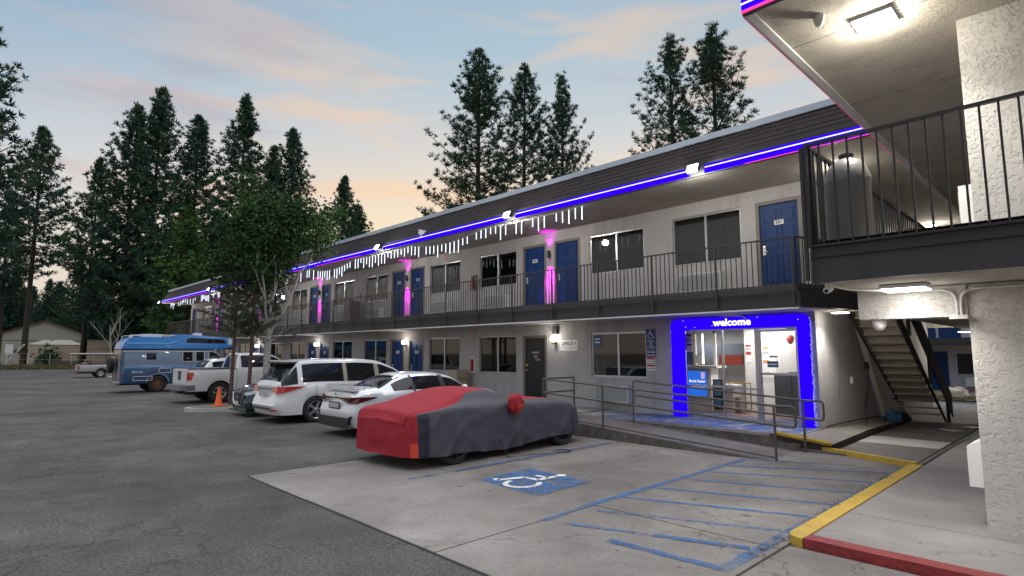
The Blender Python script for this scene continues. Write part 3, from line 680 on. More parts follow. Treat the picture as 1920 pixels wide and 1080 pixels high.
g = MB(); g.box(-7.52, -7.24, 14.9, 14.93, .4, 1.2, M['black'])
for i in range(3): g.box(-7.5, -7.26, 14.84, 14.9, .5+i*.25, .52+i*.25, M['black']); g.box(-7.47, -7.29, 14.86, 14.88, .52+i*.25, .66+i*.25, mat('leaflet', (.1,.25,.35), .6))
wpart(t, g, 'rack')
t = tag(MB().build('dark_cabinet') , 'dark grey cabinet standing behind the glass office door', 'cabinet'); 
g = MB(); dk = mat('cabinet_grey', (.075,.078,.085), .45); g.box(-6.0, -4.75, 15.2, 15.48, .315, 1.36, dk)
for x in (-5.58, -5.16): g.box(x, x+.01, 15.192, 15.1995, .36, 1.32, M['black'])
bpy.data.objects.remove(t, do_unlink=True); t = tag(g.build('dark_cabinet'), 'dark grey cabinet standing behind the glass office door', 'cabinet')
for i, (x, z, c, lab) in enumerate(((-5.55, 2.25, (.6,.06,.06), 'red paper balloon hanging behind the office door'), (-5.35, 2.28, (.25,.5,.25), 'pale green paper balloon hanging behind the office door'))):
    g = MB(); g.lathe([(0,-.12), (.05,-.10), (.09,-.02), (.095,.04), (.06,.1), (0,.12)], mat('balloon%d' % i, c, .4), 14, Matrix.Translation((x,15.2,z))); g.tube([(x,15.2,z+.12), (x,15.2,2.65)], .003, M['white'], 4); tag(g.build('balloon', smooth=60), lab, 'balloon')
def notice(x, y, z, w, h, lab, cols, cat='notice'):
    g = MB(); g.box(x-w/2, x+w/2, y-.006, y, z-h/2, z+h/2, M['plate'])
    for (a, b, c) in cols: g.box(x-w/2+.008, x+w/2-.008, y-.009, y-.0062, z-h/2+h*a, z-h/2+h*b, c)
    return tag(g.build('notice'), lab, cat)
rd = mat('sign_red', (.42,.02,.03), .5); og = mat('sign_orange', (.7,.28,.05), .5); gy = mat('sign_grey', (.4,.4,.4), .6)
notice(-6.93, 15.89, 1.9, .16, .5, 'white and red notice on the office wall', [(.86,.97,rd), (.42,.6,rd), (.68,.8,gy)])
notice(-6.45, 15.86, 1.87, .17, .42, 'orange bordered notice on the inner office door', [(.02,.14,og), (.86,.98,og), (.5,.7,gy)])
notice(-7.48, YW+.10, 2.2, .17, .42, 'red and white notice stuck inside the glass front', [(.8,.97,rd), (.25,.36,rd), (.5,.7,gy)])

# office window beside the portal
t = thing('office_window', 'sliding aluminium office window between the lamp and the blue parking sign', 'window', (-9.75, YW, 1.2))
wx0, wx1, wz0, wz1 = -10.6, -8.7, 1.22, 2.5
g = MB()
for q in ((wx0,wx1,wz0,wz0+.05), (wx0,wx1,wz1-.05,wz1), (wx0,wx0+.05,wz0+.05,wz1-.05), (wx1-.05,wx1,wz0+.05,wz1-.05), (-9.68,-9.62,wz0+.05,wz1-.05)): g.box(q[0], q[1], YW+.03, YW+.08, q[2], q[3], M['alu'])
wpart(t, g, 'frame')
g = MB(); g.face([(wx0+.05,YW+.055,wz0+.05),(wx1-.05,YW+.055,wz0+.05),(wx1-.05,YW+.055,wz1-.05),(wx0+.05,YW+.055,wz1-.05)], M['pane']); wpart(t, g, 'pane')
g = MB(); g.box(wx0+.06, wx1-.06, YW+.2, YW+.6, wz0-.02, wz0+.05, M['white']); g.box(wx0+.3, wx0+.9, YW+.3, YW+.33, 1.27, 1.5, M['black']); wpart(t, g, 'inner_sill')
g = MB(); g.box(-9.6, -8.6, YW+.25, YW+.27, 1.2, 2.45, mat('teal_blind', (.03,.06,.065), .8)); g.box(-11.3, -8.65, 16.0, 16.1, .33, 2.6, mat('teal_wall', (.06,.10,.11), .8)); wpart(t, g, 'blind')
g = MB(); g.box(wx0+.07, wx0+.33, YW+.04, YW+.05, 2.1, 2.42, mat('sticker_blue2', (.03,.14,.28), .5)); g.box(wx0+.1, wx0+.3, YW+.036, YW+.04, 2.2, 2.24, M['plate']); g.box(wx0+.1, wx0+.3, YW+.036, YW+.04, 2.3, 2.34, M['plate']); wpart(t, g, 'blue_sticker')

# ------------------------------------------------------------------ right wing
WZ0, WZ1, WY, WF, WX, WE = 2.64, 3.08, 7.82, 6.5, -2.07, 5.62
wg = thing('motel_wing', 'near stucco wing with textured walls, black walkway edge and overhanging eave', 'motel', (-1, WY, 0))
g = MB()
for (z0, z1, x_) in ((.06, WZ0, -1), (WZ1, WE, -.88)):
    g.face([(x_,WY,z0), (9,WY,z0), (9,WY,z1), (x_,WY,z1)], M['stucco_wing']); g.face([(x_,27,z0), (x_,WY,z0), (x_,WY,z1), (x_,27,z1)], M['stucco_wing'])
wpart(wg, g, 'wall')
g = MB(); g.box(WX+.03, -1.002, WY-.02, WY+.2, 2.30, WZ0, M['stucco_wing']); wpart(wg, g, 'beam')
g = MB()
g.face([(WX,WF+.03,WZ0+.01), (WX,27,WZ0+.01), (9,27,WZ0+.01), (9,WF+.03,WZ0+.01)], M['soffit']); g.face([(WX,WF+.03,WZ1), (9,WF+.03,WZ1), (9,27,WZ1), (WX,27,WZ1)], M['concrete_dark'])
g.box(-3.05, WX-.001, 15.45, 27, WZ0+.02, WZ1+.2, M['soffit'])
wpart(wg, g, 'walkway_slab')
g = MB(); g.box(WX-.03, 9, WF-.03, WF+.028, WZ0, 3.02, M['charcoal']); g.box(WX-.03, WX-.002, WF+.03, 27, WZ0, 3.02, M['charcoal'])
g.box(WX-.034, 9, WF-.05, WF-.031, 2.90, 2.915, M['blackrail']); wpart(wg, g, 'fascia')
g = MB(); EX, EYW = -2.47, 6.0
g.face([(EX,EYW,WE), (EX,27,WE), (9,27,WE), (9,EYW,WE)], M['soffit'])
g.box(EX, EX+.085, EYW+.001, 27, WE-.03, WE-.001, M['whitetrim'])
wpart(wg, g, 'eave_soffit')
g = MB(); g.box(EX-.03, 9, EYW-.03, EYW-.001, WE-.02, 5.92, M['charcoal']); g.box(EX-.03, EX-.001, EYW, 27, WE-.02, 5.92, M['whitetrim']); g.face([(EX-.03,EYW-.03,5.92),(9,EYW-.03,5.92),(9,27,5.92),(EX-.03,27,5.92)], M['charcoal']); g.face([(EX-.03,EYW,6.5),(9,EYW,6.5),(9,27,6.5),(EX-.03,27,6.5)], M['charcoal'])
g.face([(EX-.03,EYW,5.92),(9,EYW,5.92),(9,EYW,6.5),(EX-.03,EYW,6.5)], sh); g.face([(EX-.03,27,5.92),(EX-.03,EYW,5.92),(EX-.03,EYW,6.5),(EX-.03,27,6.5)], sh)
wpart(wg, g, 'roof')
g = MB()
for y in (7.1, 9.4): g.box(EX+.03, 8.9, y, y+.012, WE-.004, WE+.01, M['trim'])
g.box(-.35, -.338, EYW+.02, 14, WE-.0045, WE+.009, M['trim']); wpart(wg, g, 'soffit_joint')
# conduit on the beam and pillar
g = MB(); cm_ = M['whitetrim']
g.tube(bezier([(WX+.05,6.75,WZ0-.01), (-1.9,7.2,WZ0-.035), (-1.4,7.75,WZ0-.04), (-1.16,7.77,WZ0-.06), (-1.09,7.775,WZ0-.16), (-1.09,7.775,2.3)], 8), .012, cm_, 6)
g.tube(bezier([(9,7.78,WZ0-.05), (.0,7.78,WZ0-.05), (-.85,7.78,WZ0-.05), (-1.02,7.775,WZ0-.10), (-1.05,7.775,WZ0-.2), (-1.05,7.775,2.3)], 8), .014, cm_, 6)
g.box(-1.16, -1.0, 7.74, 7.80, 2.27, 2.31, cm_); tag(g.build('conduit', smooth=60), 'pale electrical conduit curving down beside the passage beam', 'conduit')

def baluster_panel(w, z0, z1, step, r, m):
    g = MB(); n = max(1, round(w/step))
    for i in range(1, n): x = w*i/n; g.box(x-r, x+r, -r, r, z0, z1, m)
    return g
def railing(name, label, A, B, zb, zt, posts, m, step=.115, r=.008, post_to=None, postr=.018, rail=.02):
    A = Vector((*A, 0)); B = Vector((*B, 0)); d = (B-A); ln = d.length; az = math.atan2(d.y, d.x)
    t = thing(name, label, 'railing', A, az)
    g = MB(); g.box(0, ln, -rail, rail, zt-.03, zt, m); g.build('top_rail', t)
    g = MB(); g.box(0, ln, -rail*.8, rail*.8, zb, zb+.025, m); g.build('bottom_rail', t)
    ps = posts; pm = None; cache = {}
    for p in ps:
        if pm is None:
            g = MB(); g.box(-postr, postr, -postr-.012, postr-.012, (post_to or zb), zt-.031, m); pm = g.build('post', t); pm.location = (p, 0, 0)
        else:
            c = pm.copy(); COL.objects.link(c); c.parent = t; c.location = (p, 0, 0)
    for p, q in zip(ps[:-1], ps[1:]):
        w = round(q-p, 2)
        if w not in cache:
            cache[w] = baluster_panel(q-p, zb+.026, zt-.031, step, r, m).build('baluster_panel', t); cache[w].location = (p, 0, 0)
        else:
            c = cache[w].copy(); COL.objects.link(c); c.parent = t; c.location = (p, 0, 0)
    return t
XA = XL-.2; Lm = -4.26-XA
ps = []; x = -4.26
while x > XA: ps.append(x-XA); x -= 1.62
ps.append(0.0); ps = sorted(ps)
railing('balcony_railing', 'long dark metal balcony railing running along the upper rooms', (XA, 12.0), (-4.26, 12.0), 3.20, 4.265, ps, M['rail'], post_to=2.86)
dl = (Vector((-3.62,14.0))-Vector((-4.22,12.02))).length
railing('corner_railing', 'short dark railing at the balcony corner outside door 201', (-4.22,12.02), (-3.62,14.0), 3.20, 4.265, [0.03, dl-.03], M['rail'])
railing('wing_railing', 'black railing along the front of the near wing walkway', (WX-.04, 6.44), (8.9, 6.44), 3.01, 4.14, [.02, 5.5, 10.9], M['blackrail'], step=.135, r=.009, rail=.022)
railing('wing_side_railing', 'black railing running back along the wing walkway behind the grey bin', (WX-.02, 6.49), (WX-.02, 26.5), 3.01, 4.14, [.04, 4, 8, 12, 16, 19.9], M['blackrail'], step=.135, r=.009, rail=.022)
g = MB(); g.box(WX-.075, WX-.04, 6.40, 6.435, 2.66, 4.10, M['blackrail']); tag(g.build('corner_post'), 'square black post at the corner of the wing railing', 'post')

# ------------------------------------------------------------------ stairs in the passage
st = thing('staircase', 'wooden open stair with dark stringers rising through the passage', 'staircase', (-3.63, 19.5, .05))
n = 17; ya, za, yb2, zb2 = 19.4, .10, 14.25, 3.30
tread = mat('stair_tread', (.40,.36,.27), .8, var=.2, vscale=4, stretch=(1,4,4)); riser = mat('stair_riser', (.33,.30,.24), .85, var=.2, vscale=3)
for i in range(1, n):
    f = i/n; y = ya+(yb2-ya)*f; z = za+(zb2-za)*f
    g = MB(); g.box(-4.02, -3.22, y-.14, y+.17, z-.035, z, tread); g.box(-4.0, -3.24, y-.14, y-.12, z, z+.15, riser) if i > 2 else None
    wpart(st, g, 'tread')
def stringer(x, w, m, dz0, dz1, y0=ya+.15, y1=yb2):
    g = MB(); sl = (zb2-za)/(yb2-ya); f = lambda y: za+(y-ya)*sl
    pts = [(y0, max(.05, f(y0)+dz0)), (y1, f(y1)+dz0), (y1, f(y1)+dz1), (y0, f(y0)+dz1)]
    g.prism([(p[0], p[1]) for p in pts], x-w/2, x+w/2, m, Matrix(((0,0,1,0),(1,0,0,0),(0,1,0,0),(0,0,0,1)))); return g
bk = mat('stair_black', (.02,.02,.02), .6, var=.2)
wpart(st, stringer(-4.05, .05, bk, -.26, .06), 'stringer'); wpart(st, stringer(-3.19, .05, bk, -.26, .06), 'stringer')
wpart(st, stringer(-3.10, .03, bk, .42, 1.02, 20.0, 15.2), 'side_board')
g = MB()
for y in (19.5, 17.6, 15.7):
    f = za+(y-ya)*(zb2-za)/(yb2-ya); g.box(-3.15, -3.08, y-.04, y+.04, max(f-.1, .05), f+1.0, bk)
wpart(st, g, 'railing_post')
g = MB(); g.tube([(-4.31,18.25,.12), (-4.345,16.35,2.62)], .07, M['whitetrim'], 4); tag(g.build('leaning_board'), 'long white board leaning on the office side wall beside the stairs', 'board')

# ------------------------------------------------------------------ ramp handrails
def fillet(pts, r=.07, n=5):
    P = [Vector(p) for p in pts]; out = [P[0]]
    for i in range(1, len(P)-1):
        a = (P[i-1]-P[i]).normalized(); b = (P[i+1]-P[i]).normalized(); p, q = P[i]+a*r, P[i]+b*r
        for j in range(n+1):
            t = j/n; out.append(p*(1-t)**2+P[i]*2*t*(1-t)+q*t*t)
    out.append(P[-1]); return out
rb = M['railbrown']
def handrail(lab, Y, xr, xl, zr, zl_, posts, ret=None, bottom=True):
    t = thing('ramp_handrail', lab, 'handrail', (xr, Y, 0), 0, 'handrails on the office ramp')
    f = lambda x, dz: zr+(zl_-zr)*(x-xr)/(xl-xr)-dz
    pts = [(xl,Y,f(xl,.34)), (xr,Y,f(xr,.34)), (xr+.36,Y,f(xr,.36)), (xr+.36,Y,f(xr,.0)), (xr,Y,f(xr,0)), (xl,Y,f(xl,0))]
    if ret: pts = [(xl, ret, zl_-.34)] + [pts[0]] + pts[1:] + [(xl, ret, zl_)]
    else: pts = pts + [(xl,Y,.2)]
    g = MB(); g.tube(fillet(pts, .075), .021, rb, 8); wpart(t, g, 'rail_loop', smooth=50)
    if bottom:
        g = MB(); g.tube([(xr,Y,.07), (xl,Y,.40)], .018, rb, 8); wpart(t, g, 'bottom_rail', smooth=50)
    for (x, zb, y) in posts:
        g = MB(); g.tube([(x,y,zb), (x,y,f(x,0)-.01)], .023, rb, 8); wpart(t, g, 'post', smooth=50)
handrail('brown tube handrail along the outer edge of the ramp', 10.61, -4.22, -9.86, .97, 1.27, [(-4.22,0,10.61), (-8.0,.22,10.61), (-9.84,.3,10.63), (-9.86,.3,11.85)], ret=11.85)
handrail('brown tube handrail between the ramp and the blue painted walkway', 11.86, -4.16, -8.03, 1.0, 1.24, [(-4.16,0,11.86)], bottom=False)

# ------------------------------------------------------------------ lamps, LED strips, icicle strings
t = thing('led_strip', 'glowing blue LED strip along the eave of the long motel roof', 'LED strip', (-27, EY, 5.9))
FL = [-5.98, -11.87, -19.04, -29.1, -39.2]
edges = [XER] + FL + [XE]
g = MB(); g2 = MB()
for a, b in zip(edges[:-1], edges[1:]):
    g.box(b+.18, a-.18 if a in FL else a, EY-.02, EY-.001, 5.81, 6.0, M['led_blue']); g2.box(b+.2, a-.25 if a in FL else a, EY-.035, EY-.021, 5.93, 5.948, M['led_core'])  # blue band glows in place of fascia lit by the LED core
wpart(t, g, 'blue_wash_band'); wpart(t, g2, 'bright_core')
for a, b in ((-2.5,-4.9), (-20.6,-24.6), (-26,-28.6), (-30,-38), (-40,-51.3)):
    g = MB(); g.box(b, a, EY-.03, EY-.021, 5.795, 5.808, M['led_red']); wpart(t, g, 'pink_tube')
t = thing('led_strip', 'blue and pink LED strip on the eave corner of the near wing', 'LED strip', (EX, EYW, 5.7))
g = MB(); g.box(EX-.03, 9, EYW-.05, EYW-.031, 5.66, 5.86, M['led_blue']); wpart(t, g, 'blue_wash_band'); g = MB(); g.box(EX-.03, 9, EYW-.065, EYW-.051, 5.715, 5.728, M['led_core']); wpart(t, g, 'bright_core')  # glowing blue band again replaces the wash on the board
g = MB(); g.box(EX-.03, 9, EYW-.06, EYW-.031, 5.625, 5.645, M['led_red']); wpart(t, g, 'pink_tube'); g = MB(); g.box(EX-.040, EX-.031, EYW+.02, 13.0, 5.60, 5.608, emis('led_red_dim', (1,.1,.3), .55)); wpart(t, g, 'pink_tube')

def floodlight(loc, lab, e=180, size=.11, rz=0):
    t = thing('floodlight', lab, 'floodlight', loc, rz, 'floodlights along the eaves')
    g = MB(); g.box(-.03, .03, -.05, .06, -.03, .03, M['black']); g.build('bracket', t)
    tf = Matrix.Translation((0,-.12,0)) @ Matrix.Rotation(R(-28), 4, 'X') @ Matrix.Scale(.9, 4)
    g = MB(); g.box(-.15, .15, -.035, .06, -.10, .10, M['black'], tf); g.build('housing', t)
    g = MB(); g.box(-.14, .14, -.041, -.0352, -.09, .09, M['lampwhite'], tf); g.build('lamp_face', t)
    lamp('POINT', 'flood_light', t, (0,-.28,-.18), e, (1,.96,.88), .1)
for i, x in enumerate(FL): floodlight((x, EY-.06, 5.92), ('%s floodlight from the right on the long blue lit eave' % ORD[i]), 120)
floodlight((XE+.05, EY-.05, 5.86), 'floodlight on the far left corner of the long eave', 120)
floodlight((XE-.02, 14.2, 5.75), 'floodlight on the far gable end of the long motel', 90, rz=R(-90))
def canopy_light(loc, lab, w, e, grp='canopy lights under eaves and walkways', up=.12, down=0):
    t = thing('canopy_light', lab, 'ceiling light', loc, 0, grp)
    g = MB(); s = w/2; g.prism([(-s,-s*.9), (s,-s*.9), (s,s*.9), (-s,s*.9)], -.018, -.001, M['white']); k = .96
    vs = [(-s,-s*.9), (s,-s*.9), (s,s*.9), (-s,s*.9)]
    for i in range(4):
        a, b = vs[i], vs[(i+1) % 4]; g.face([(*a,-.018), (a[0]*k,a[1]*k,-.04), (b[0]*k,b[1]*k,-.04), (*b,-.018)], M['white'])
    g.build('housing', t)
    g = MB(); g.box(-s*.95, s*.95, -s*.855, s*.855, -.055, -.0405, M['lampwhite']); g.build('diffuser', t)
    lamp('POINT', 'canopy_lamp', t, (0,0,-.2), e, (1,.94,.80), .1)
    if down: lamp('AREA', 'down_light', t, (0,0,-.11), down, (1,.95,.86), w*.9, spread=R(120))
canopy_light((-1.50, 7.10, WE), 'bright square light on the eave soffit of the near wing', .40, 60, down=60)
canopy_light((-1.48, 7.45, WZ0), 'square light under the near walkway in front of the passage beam', .42, 2.5, down=20)
canopy_light((-3.95, 13.75, ZS), 'small light under the balcony corner beside the office wall', .3, 9, down=22)
canopy_light((-3.3, 24.5, WZ0+.02), 'far light under the walkway deep in the passage', .3, 40)
canopy_light((-3.6, 12.9, ZC), 'light on the soffit behind the grey bin and wing railing', .28, 24)
canopy_light((-3.4, 21.0, ZC), 'far light on the soffit over the stair top', .28, 40)
dome = lambda loc, lab, r=.07: tag((lambda g: (g.lathe([(r*.9,0), (r,-.02), (r*.95,-.07), (r*.6,-.12), (0,-.135)], M['white'], 16, Matrix.Translation(loc)), g.build('dome_camera', smooth=50))[1])(MB()), lab, 'camera')
dome((-1.86, 7.92, 2.30), 'white dome camera hanging under the passage beam', .075)
dome((-1.92, 6.6, 5.62), 'small dome sensor on the eave soffit of the near wing', .06)
t = thing('security_camera', 'white bullet security camera under the corner of the wing walkway', 'camera', (-2.0, 6.62, WZ0)); g = MB()
g.lathe([(.03,0), (.035,-.03), (.02,-.06), (0,-.06)], M['white'], 12); g.build('mount', t, smooth=50); g = MB(); g.lathe([(0,-.07), (.034,-.07), (.036,.05), (.028,.06), (.028,.055), (0,.05)], M['white'], 14, Matrix.Translation((0,-.01,-.07)) @ Matrix.Rotation(R(105), 4, 'X')); g.lathe([(0,0), (.02,0)], M['ink'], 10, Matrix.Translation((0,-.075,-.09)) @ Matrix.Rotation(R(105), 4, 'X')); g.build('body', t, smooth=50)
t = thing('security_camera', 'pale box camera on the long eave between two floodlights', 'camera', (-16.4, EY-.03, 6.02)); g = MB(); tf = Matrix.Rotation(R(-15), 4, 'X') @ Matrix.Rotation(R(50), 4, 'Z'); g.box(-.10, .22, -.07, .07, .02, .15, M['white'], tf); g.box(.221, .24, -.05, .05, .04, .13, M['ink'], tf); g.box(-.12,.26,-.085,.085,.15,.165, M['white'], tf); g.build('body', t); g = MB(); g.box(-.03, .03, -.03, .03, -.06, .02, M['white']); g.build('bracket', t)

# wall washers and globes between the doors
def sconce(c, i):
    t = thing('wall_washer', 'magenta up and down wall light between upper doors, %s from the right' % ORD[i], 'wall light', (c, YW-.08, 5.04), 0, 'magenta wall lights')
    g = MB(); g.lathe([(.045,-.13), (.05,-.13), (.05,.13), (.045,.13)], M['black'], 14); g.box(-.03, .03, .03, .068, -.05, .05, M['black']); g.build('housing', t, smooth=40)
    g = MB()
    for z in (-.125, .125): g.lathe([(0,z), (.044,z)], M['magenta'], 14)
    g.build('lens', t)
    lamp('SPOT', 'down_beam', t, (0,-.06,-.14), 480, (1,.0,1), .03, (R(5), 0, 0), spot_size=R(54), spot_blend=.8)
    lamp('SPOT', 'up_beam', t, (0,-.05,.14), 34, (1,.0,1), .03, (R(174), 0, 0), spot_size=R(80), spot_blend=1.0)
for i, c in enumerate(CK): sconce(c, i)
def globe(c, i, x=None):
    t = thing('globe_lamp', 'lit white globe lamp on the lower wall, %s from the right' % ORD[i], 'wall lamp', (x or c, YW-.01, 2.25), 0, 'globe lamps on the lower wall')
    g = MB(); g.lathe([(0,-.07), (.05,-.07), (.06,0), (.05,.01), (0,.01)], M['brass'] if i == 0 else M['black'], 12, Matrix.Translation((0,-.13,0))); g.box(-.04, .04, -.09, .008, -.06, .0, M['black']); g.build('base', t, smooth=50)
    g = MB(); g.lathe([(.045,0), (.085,.05), (.095,.11), (.075,.17), (0,.20)], M['lampsoft'], 16, Matrix.Translation((0,-.13,.005))); g.build('globe', t, smooth=60)
    lamp('POINT', 'globe_light', t, (0,-.30,.12), 9, (1,.95,.85), .09)
for i, c in enumerate(CK): globe(c, i, -11.98 if i == 0 else None)

# icicle strings under the eave
random.seed(21)
xi = -9.2; i = 0
while xi > -47.5:
    ln = 4.035
    t = thing('icicle_string', 'string of white LED icicles under the eave, %s from the right' % ORD[i], 'icicle lights', (xi, EY+.10, 5.77), 0, 'icicle light strings'); sag = [.04, .20, .06, .24, .08, .2, .05, .16, .1, .16][i % 10]
    f = lambda u: -sag*4*u*(1-u)*1.0
    g = MB(); g.tube([(-ln*u/12, 0, f(u/12)) for u in range(13) for u in [u]], .006, M['white'], 4); g.build('wire', t)
    for j in range(18):
        if random.random() < (.06 if i < 4 else .5): continue
        u = (j+.5)/18; h = random.uniform(.16,.44); g = MB(); x = -ln*u; z = f(u)-.02
        g.box(x-.009, x+.009, -.009, .009, z-h, z, M['icicle']); g.build('icicle', t)
    xi -= ln; i += 1

# ------------------------------------------------------------------ wall-mounted things
def ac_unit(x, z, lab, w=1.15, h=.46, d=.24, m=None, grp='air conditioners under the windows'):
    t = thing('air_conditioner', lab, 'air conditioner', (x, YW-.002, z), 0, grp)
    g = MB(); g.box(-w/2, w/2, -d, 0, 0, h, M['acside']); g.build('case', t)
    g = MB(); g.box(-w/2+.03, w/2-.03, -d-.008, -d-.0005, .03, h-.03, M['ac'])
    for k in range(11): zz = .045+k*(h-.09)/11; g.box(-w/2+.045, w/2-.045, -d-.019, -d-.0085, zz, zz+.012, M['ac'])
    g.build('grille', t); return t
acp = ac_unit(-6.98, 3.45, 'louvred air conditioner below the curtained window next to door 201')
def put_ac(x, z, lab):
    c = copy_tree(acp); c.location = (x, YW-.002, z); c['label'] = lab
k = 0
for c in CK:
    for x, side in ((c+2.45, 'right'), (c-2.4, 'left')):
        if c == CK[0] and side == 'right': k += 0; continue
        put_ac(x, 3.45, 'upper air conditioner to the %s of the %s magenta wall light from the right' % (side, ORD[CK.index(c)]))
put_ac(-9.75, .55, 'pale louvred air conditioner low on the wall under the office window')
def plaque(x, y, z, w, h, m, name, lab, cat='sign'):
    t = thing(name, lab, cat, (x, y, z)); g = MB(); g.box(-w/2, w/2, -.012, -.001, -h/2, h/2, m); g.build('board', t); return t
sb = mat('sign_blue', (.012,.04,.17), .4)
t = plaque(-11.46, YW, 2.19, .72, .23, M['plate'], 'office_sign', 'white office sign with arrow beside the globe lamp'); text_mesh('OFFICE >', .165, M['ink'], 'lettering', t, (0,-.014,.005), bold=.001, sx=.88)
g = MB(); g.box(-.36, .36, -.012, -.001, -.215, -.125, M['plate']); g.build('lower_strip', t)
t = plaque(-8.56, YW, 2.28, .30, .56, sb, 'parking_sign', 'blue wheelchair parking sign beside the office window')
g = MB(); pts = [(math.cos(R(a))*.075-.01, math.sin(R(a))*.075+.09) for a in range(70, 345, 12)]
g.tube([(x, -.015, z) for x, z in pts], .009, M['plate'], 5); g.tube([(-.02,-.015,.235), (-.01,-.015,.12), (.055,-.015,.115), (.085,-.015,.03), (.11,-.015,.035)], .011, M['plate'], 5); g.tube([(-.015,-.015,.18), (.04,-.015,.175)], .009, M['plate'], 5); g.lathe([(0,0),(.018,0)], M['plate'], 10, Matrix.Translation((-.022,-.0145,.255)) @ Matrix.Rotation(R(90), 4, 'X')); g.build('wheelchair_symbol', t)
for z, s, sz in ((-.05,'PARKING',.045), (-.105,'ONLY',.045), (-.16,'VAN',.05), (-.22,'ACCESSIBLE',.048)): text_mesh(s, sz, M['plate'], 'lettering', t, (0,-.014,z), bold=.0008)
t = plaque(-8.56, YW, 1.89, .30, .19, sb, 'fine_sign', 'small blue minimum fine sign under the wheelchair sign')
for z, s in ((.04,'MINIMUM'), (-.04,'FINE $250')): text_mesh(s, .058, M['plate'], 'lettering', t, (0,-.014,z), bold=.001)
notice(-8.58, YW-.001, 1.62, .26, .36, 'red and white tow notice under the blue fine sign', [(.82,.97,rd), (.30,.44,rd), (.5,.58,gy), (.64,.72,gy), (.1,.2,gy)])
t = plaque(-11.95, YW, 2.62, .16, .22, M['trim'], 'junction_box', 'dark metal box above the globe lamp next to the black door', 'box'); g = MB(); g.box(-.085, .085, -.12, -.0125, -.12, .12, mat('dark_box', (.06,.065,.06), .5)); g.build('box_body', t); g = MB(); g.tube(bezier([(-.06,-.05,-.08), (-.2,-.03,0), (-.28,-.03,.14)], 6), .006, M['ink'], 5); g.build('cable', t)
def arrow_sign(x, z, lab):
    t = thing('extinguisher_sign', lab, 'sign', (x, YW-.004, z), 0, 'red fire extinguisher signs'); m = mat('sign_redorange', (.55,.07,.03), .5)
    g = MB(); g.box(-.06, .06, -.01, 0, -.16, .16, M['plate']); g.box(-.05, .05, -.013, -.0101, -.15, .15, m); g.build('board', t)
    g = MB(); g.box(-.012, .012, -.016, -.0132, -.10, .09, M['plate']); g.box(-.03, .03, -.0162, -.0134, .05, .07, M['plate']); g.build('pictogram', t)
arrow_sign(-17.65, 5.66, 'red fire extinguisher sign high on the upper wall'); arrow_sign(-15.95, 2.62, 'red fire extinguisher sign on the lower wall under the balcony')
def cabinet(x, z, lab, m, glassm):
    t = thing('extinguisher_cabinet', lab, 'cabinet', (x, YW-.002, z), 0, 'fire extinguisher cabinets')
    g = MB(); g.box(-.13, .13, -.10, 0, -.27, .27, m); g.build('case', t); g = MB(); g.box(-.09, .09, -.108, -.101, -.22, .22, glassm); g.build('door', t)
    g = MB(); g.lathe([(0,0), (.05,0), (.05,.28), (.02,.33), (0,.33)], mat('extinguisher_red', (.35,.02,.02), .35), 10, Matrix.Translation((0,-.13,-.18))); g.build('extinguisher', t, smooth=50)
cabinet(-15.9, 4.47, 'dark extinguisher cabinet on the upper wall between two windows', M['trim'], M['black'])
cabinet(-15.92, 1.48, 'red extinguisher cabinet on the lower wall beside a window', M['whitetrim'], mat('cabinet_door_red', (.25,.03,.02), .4))
t = thing('doorbell_plate', 'small dark switch plate between upper windows', 'switch', (-24.15, YW, 4.55)); g = MB(); g.box(-.06,.06,-.03,0,-.1,.1, M['black']); g.box(-.04,.04,-.04,-.0301,.14,.2, M['black']); g.build('plate', t)
t = thing('utility_box', 'white metal utility box mounted low on the pillar side', 'box', (-1.07, 8.3, .68)); g = MB(); g.prism([(-.07,-.2),(.068,-.2),(.068,.30),(-.07,.22)], -.33, .3, M['white'], Matrix(((1,0,0,0),(0,0,1,0),(0,1,0,0),(0,0,0,1)))); g.build('case', t); g = MB(); g.box(-.078, -.0705, -.28, .25, -.16, .17, M['acside']); g.build('door', t)
t = thing('wall_unit', 'white air conditioner on the upper wing wall behind the railing', 'air conditioner', (-.885, 8.25, 3.55)); g = MB(); g.box(-.12, 0, -.35, .35, -.28, .20, M['white']); g.build('case', t); g = MB(); g.box(-.132, -.1205, -.3, .3, -.2, .14, M['ac']); g.build('grille', t)
t = thing('outlet_box', 'small pale outlet box on the office side wall', 'outlet', (XR, 15.8, 1.25)); g = MB(); g.box(0, .05, -.06, .06, -.08, .08, M['white']); g.build('cover', t)
t = thing('hanging_cable', 'dark cable hanging down the office side wall', 'cable', (XR+.02, 17.1, 1.6)); g = MB(); g.box(-.015, .07, -.1, .1, -.1, .12, M['black']); g.build('plug_box', t); g = MB(); g.tube(bezier([(.03,0,-.1), (.05,-.15,-.6), (.03,-.5,-1.1), (.3,-1.4,-1.38)], 8), .01, M['ink'], 5); g.build('cord', t)
t = thing('garden_hose', 'thin black hose lying along the foot of the office side wall', 'hose', (XR+.1, 14, .3)); g = MB(); g.tube(bezier([(-.05,-.3,.02), (.0,1.0,.03), (.1,2.2,.03), (.15,3.2,.0)], 8), .013, M['ink'], 6); g.build('hose', t, smooth=60)
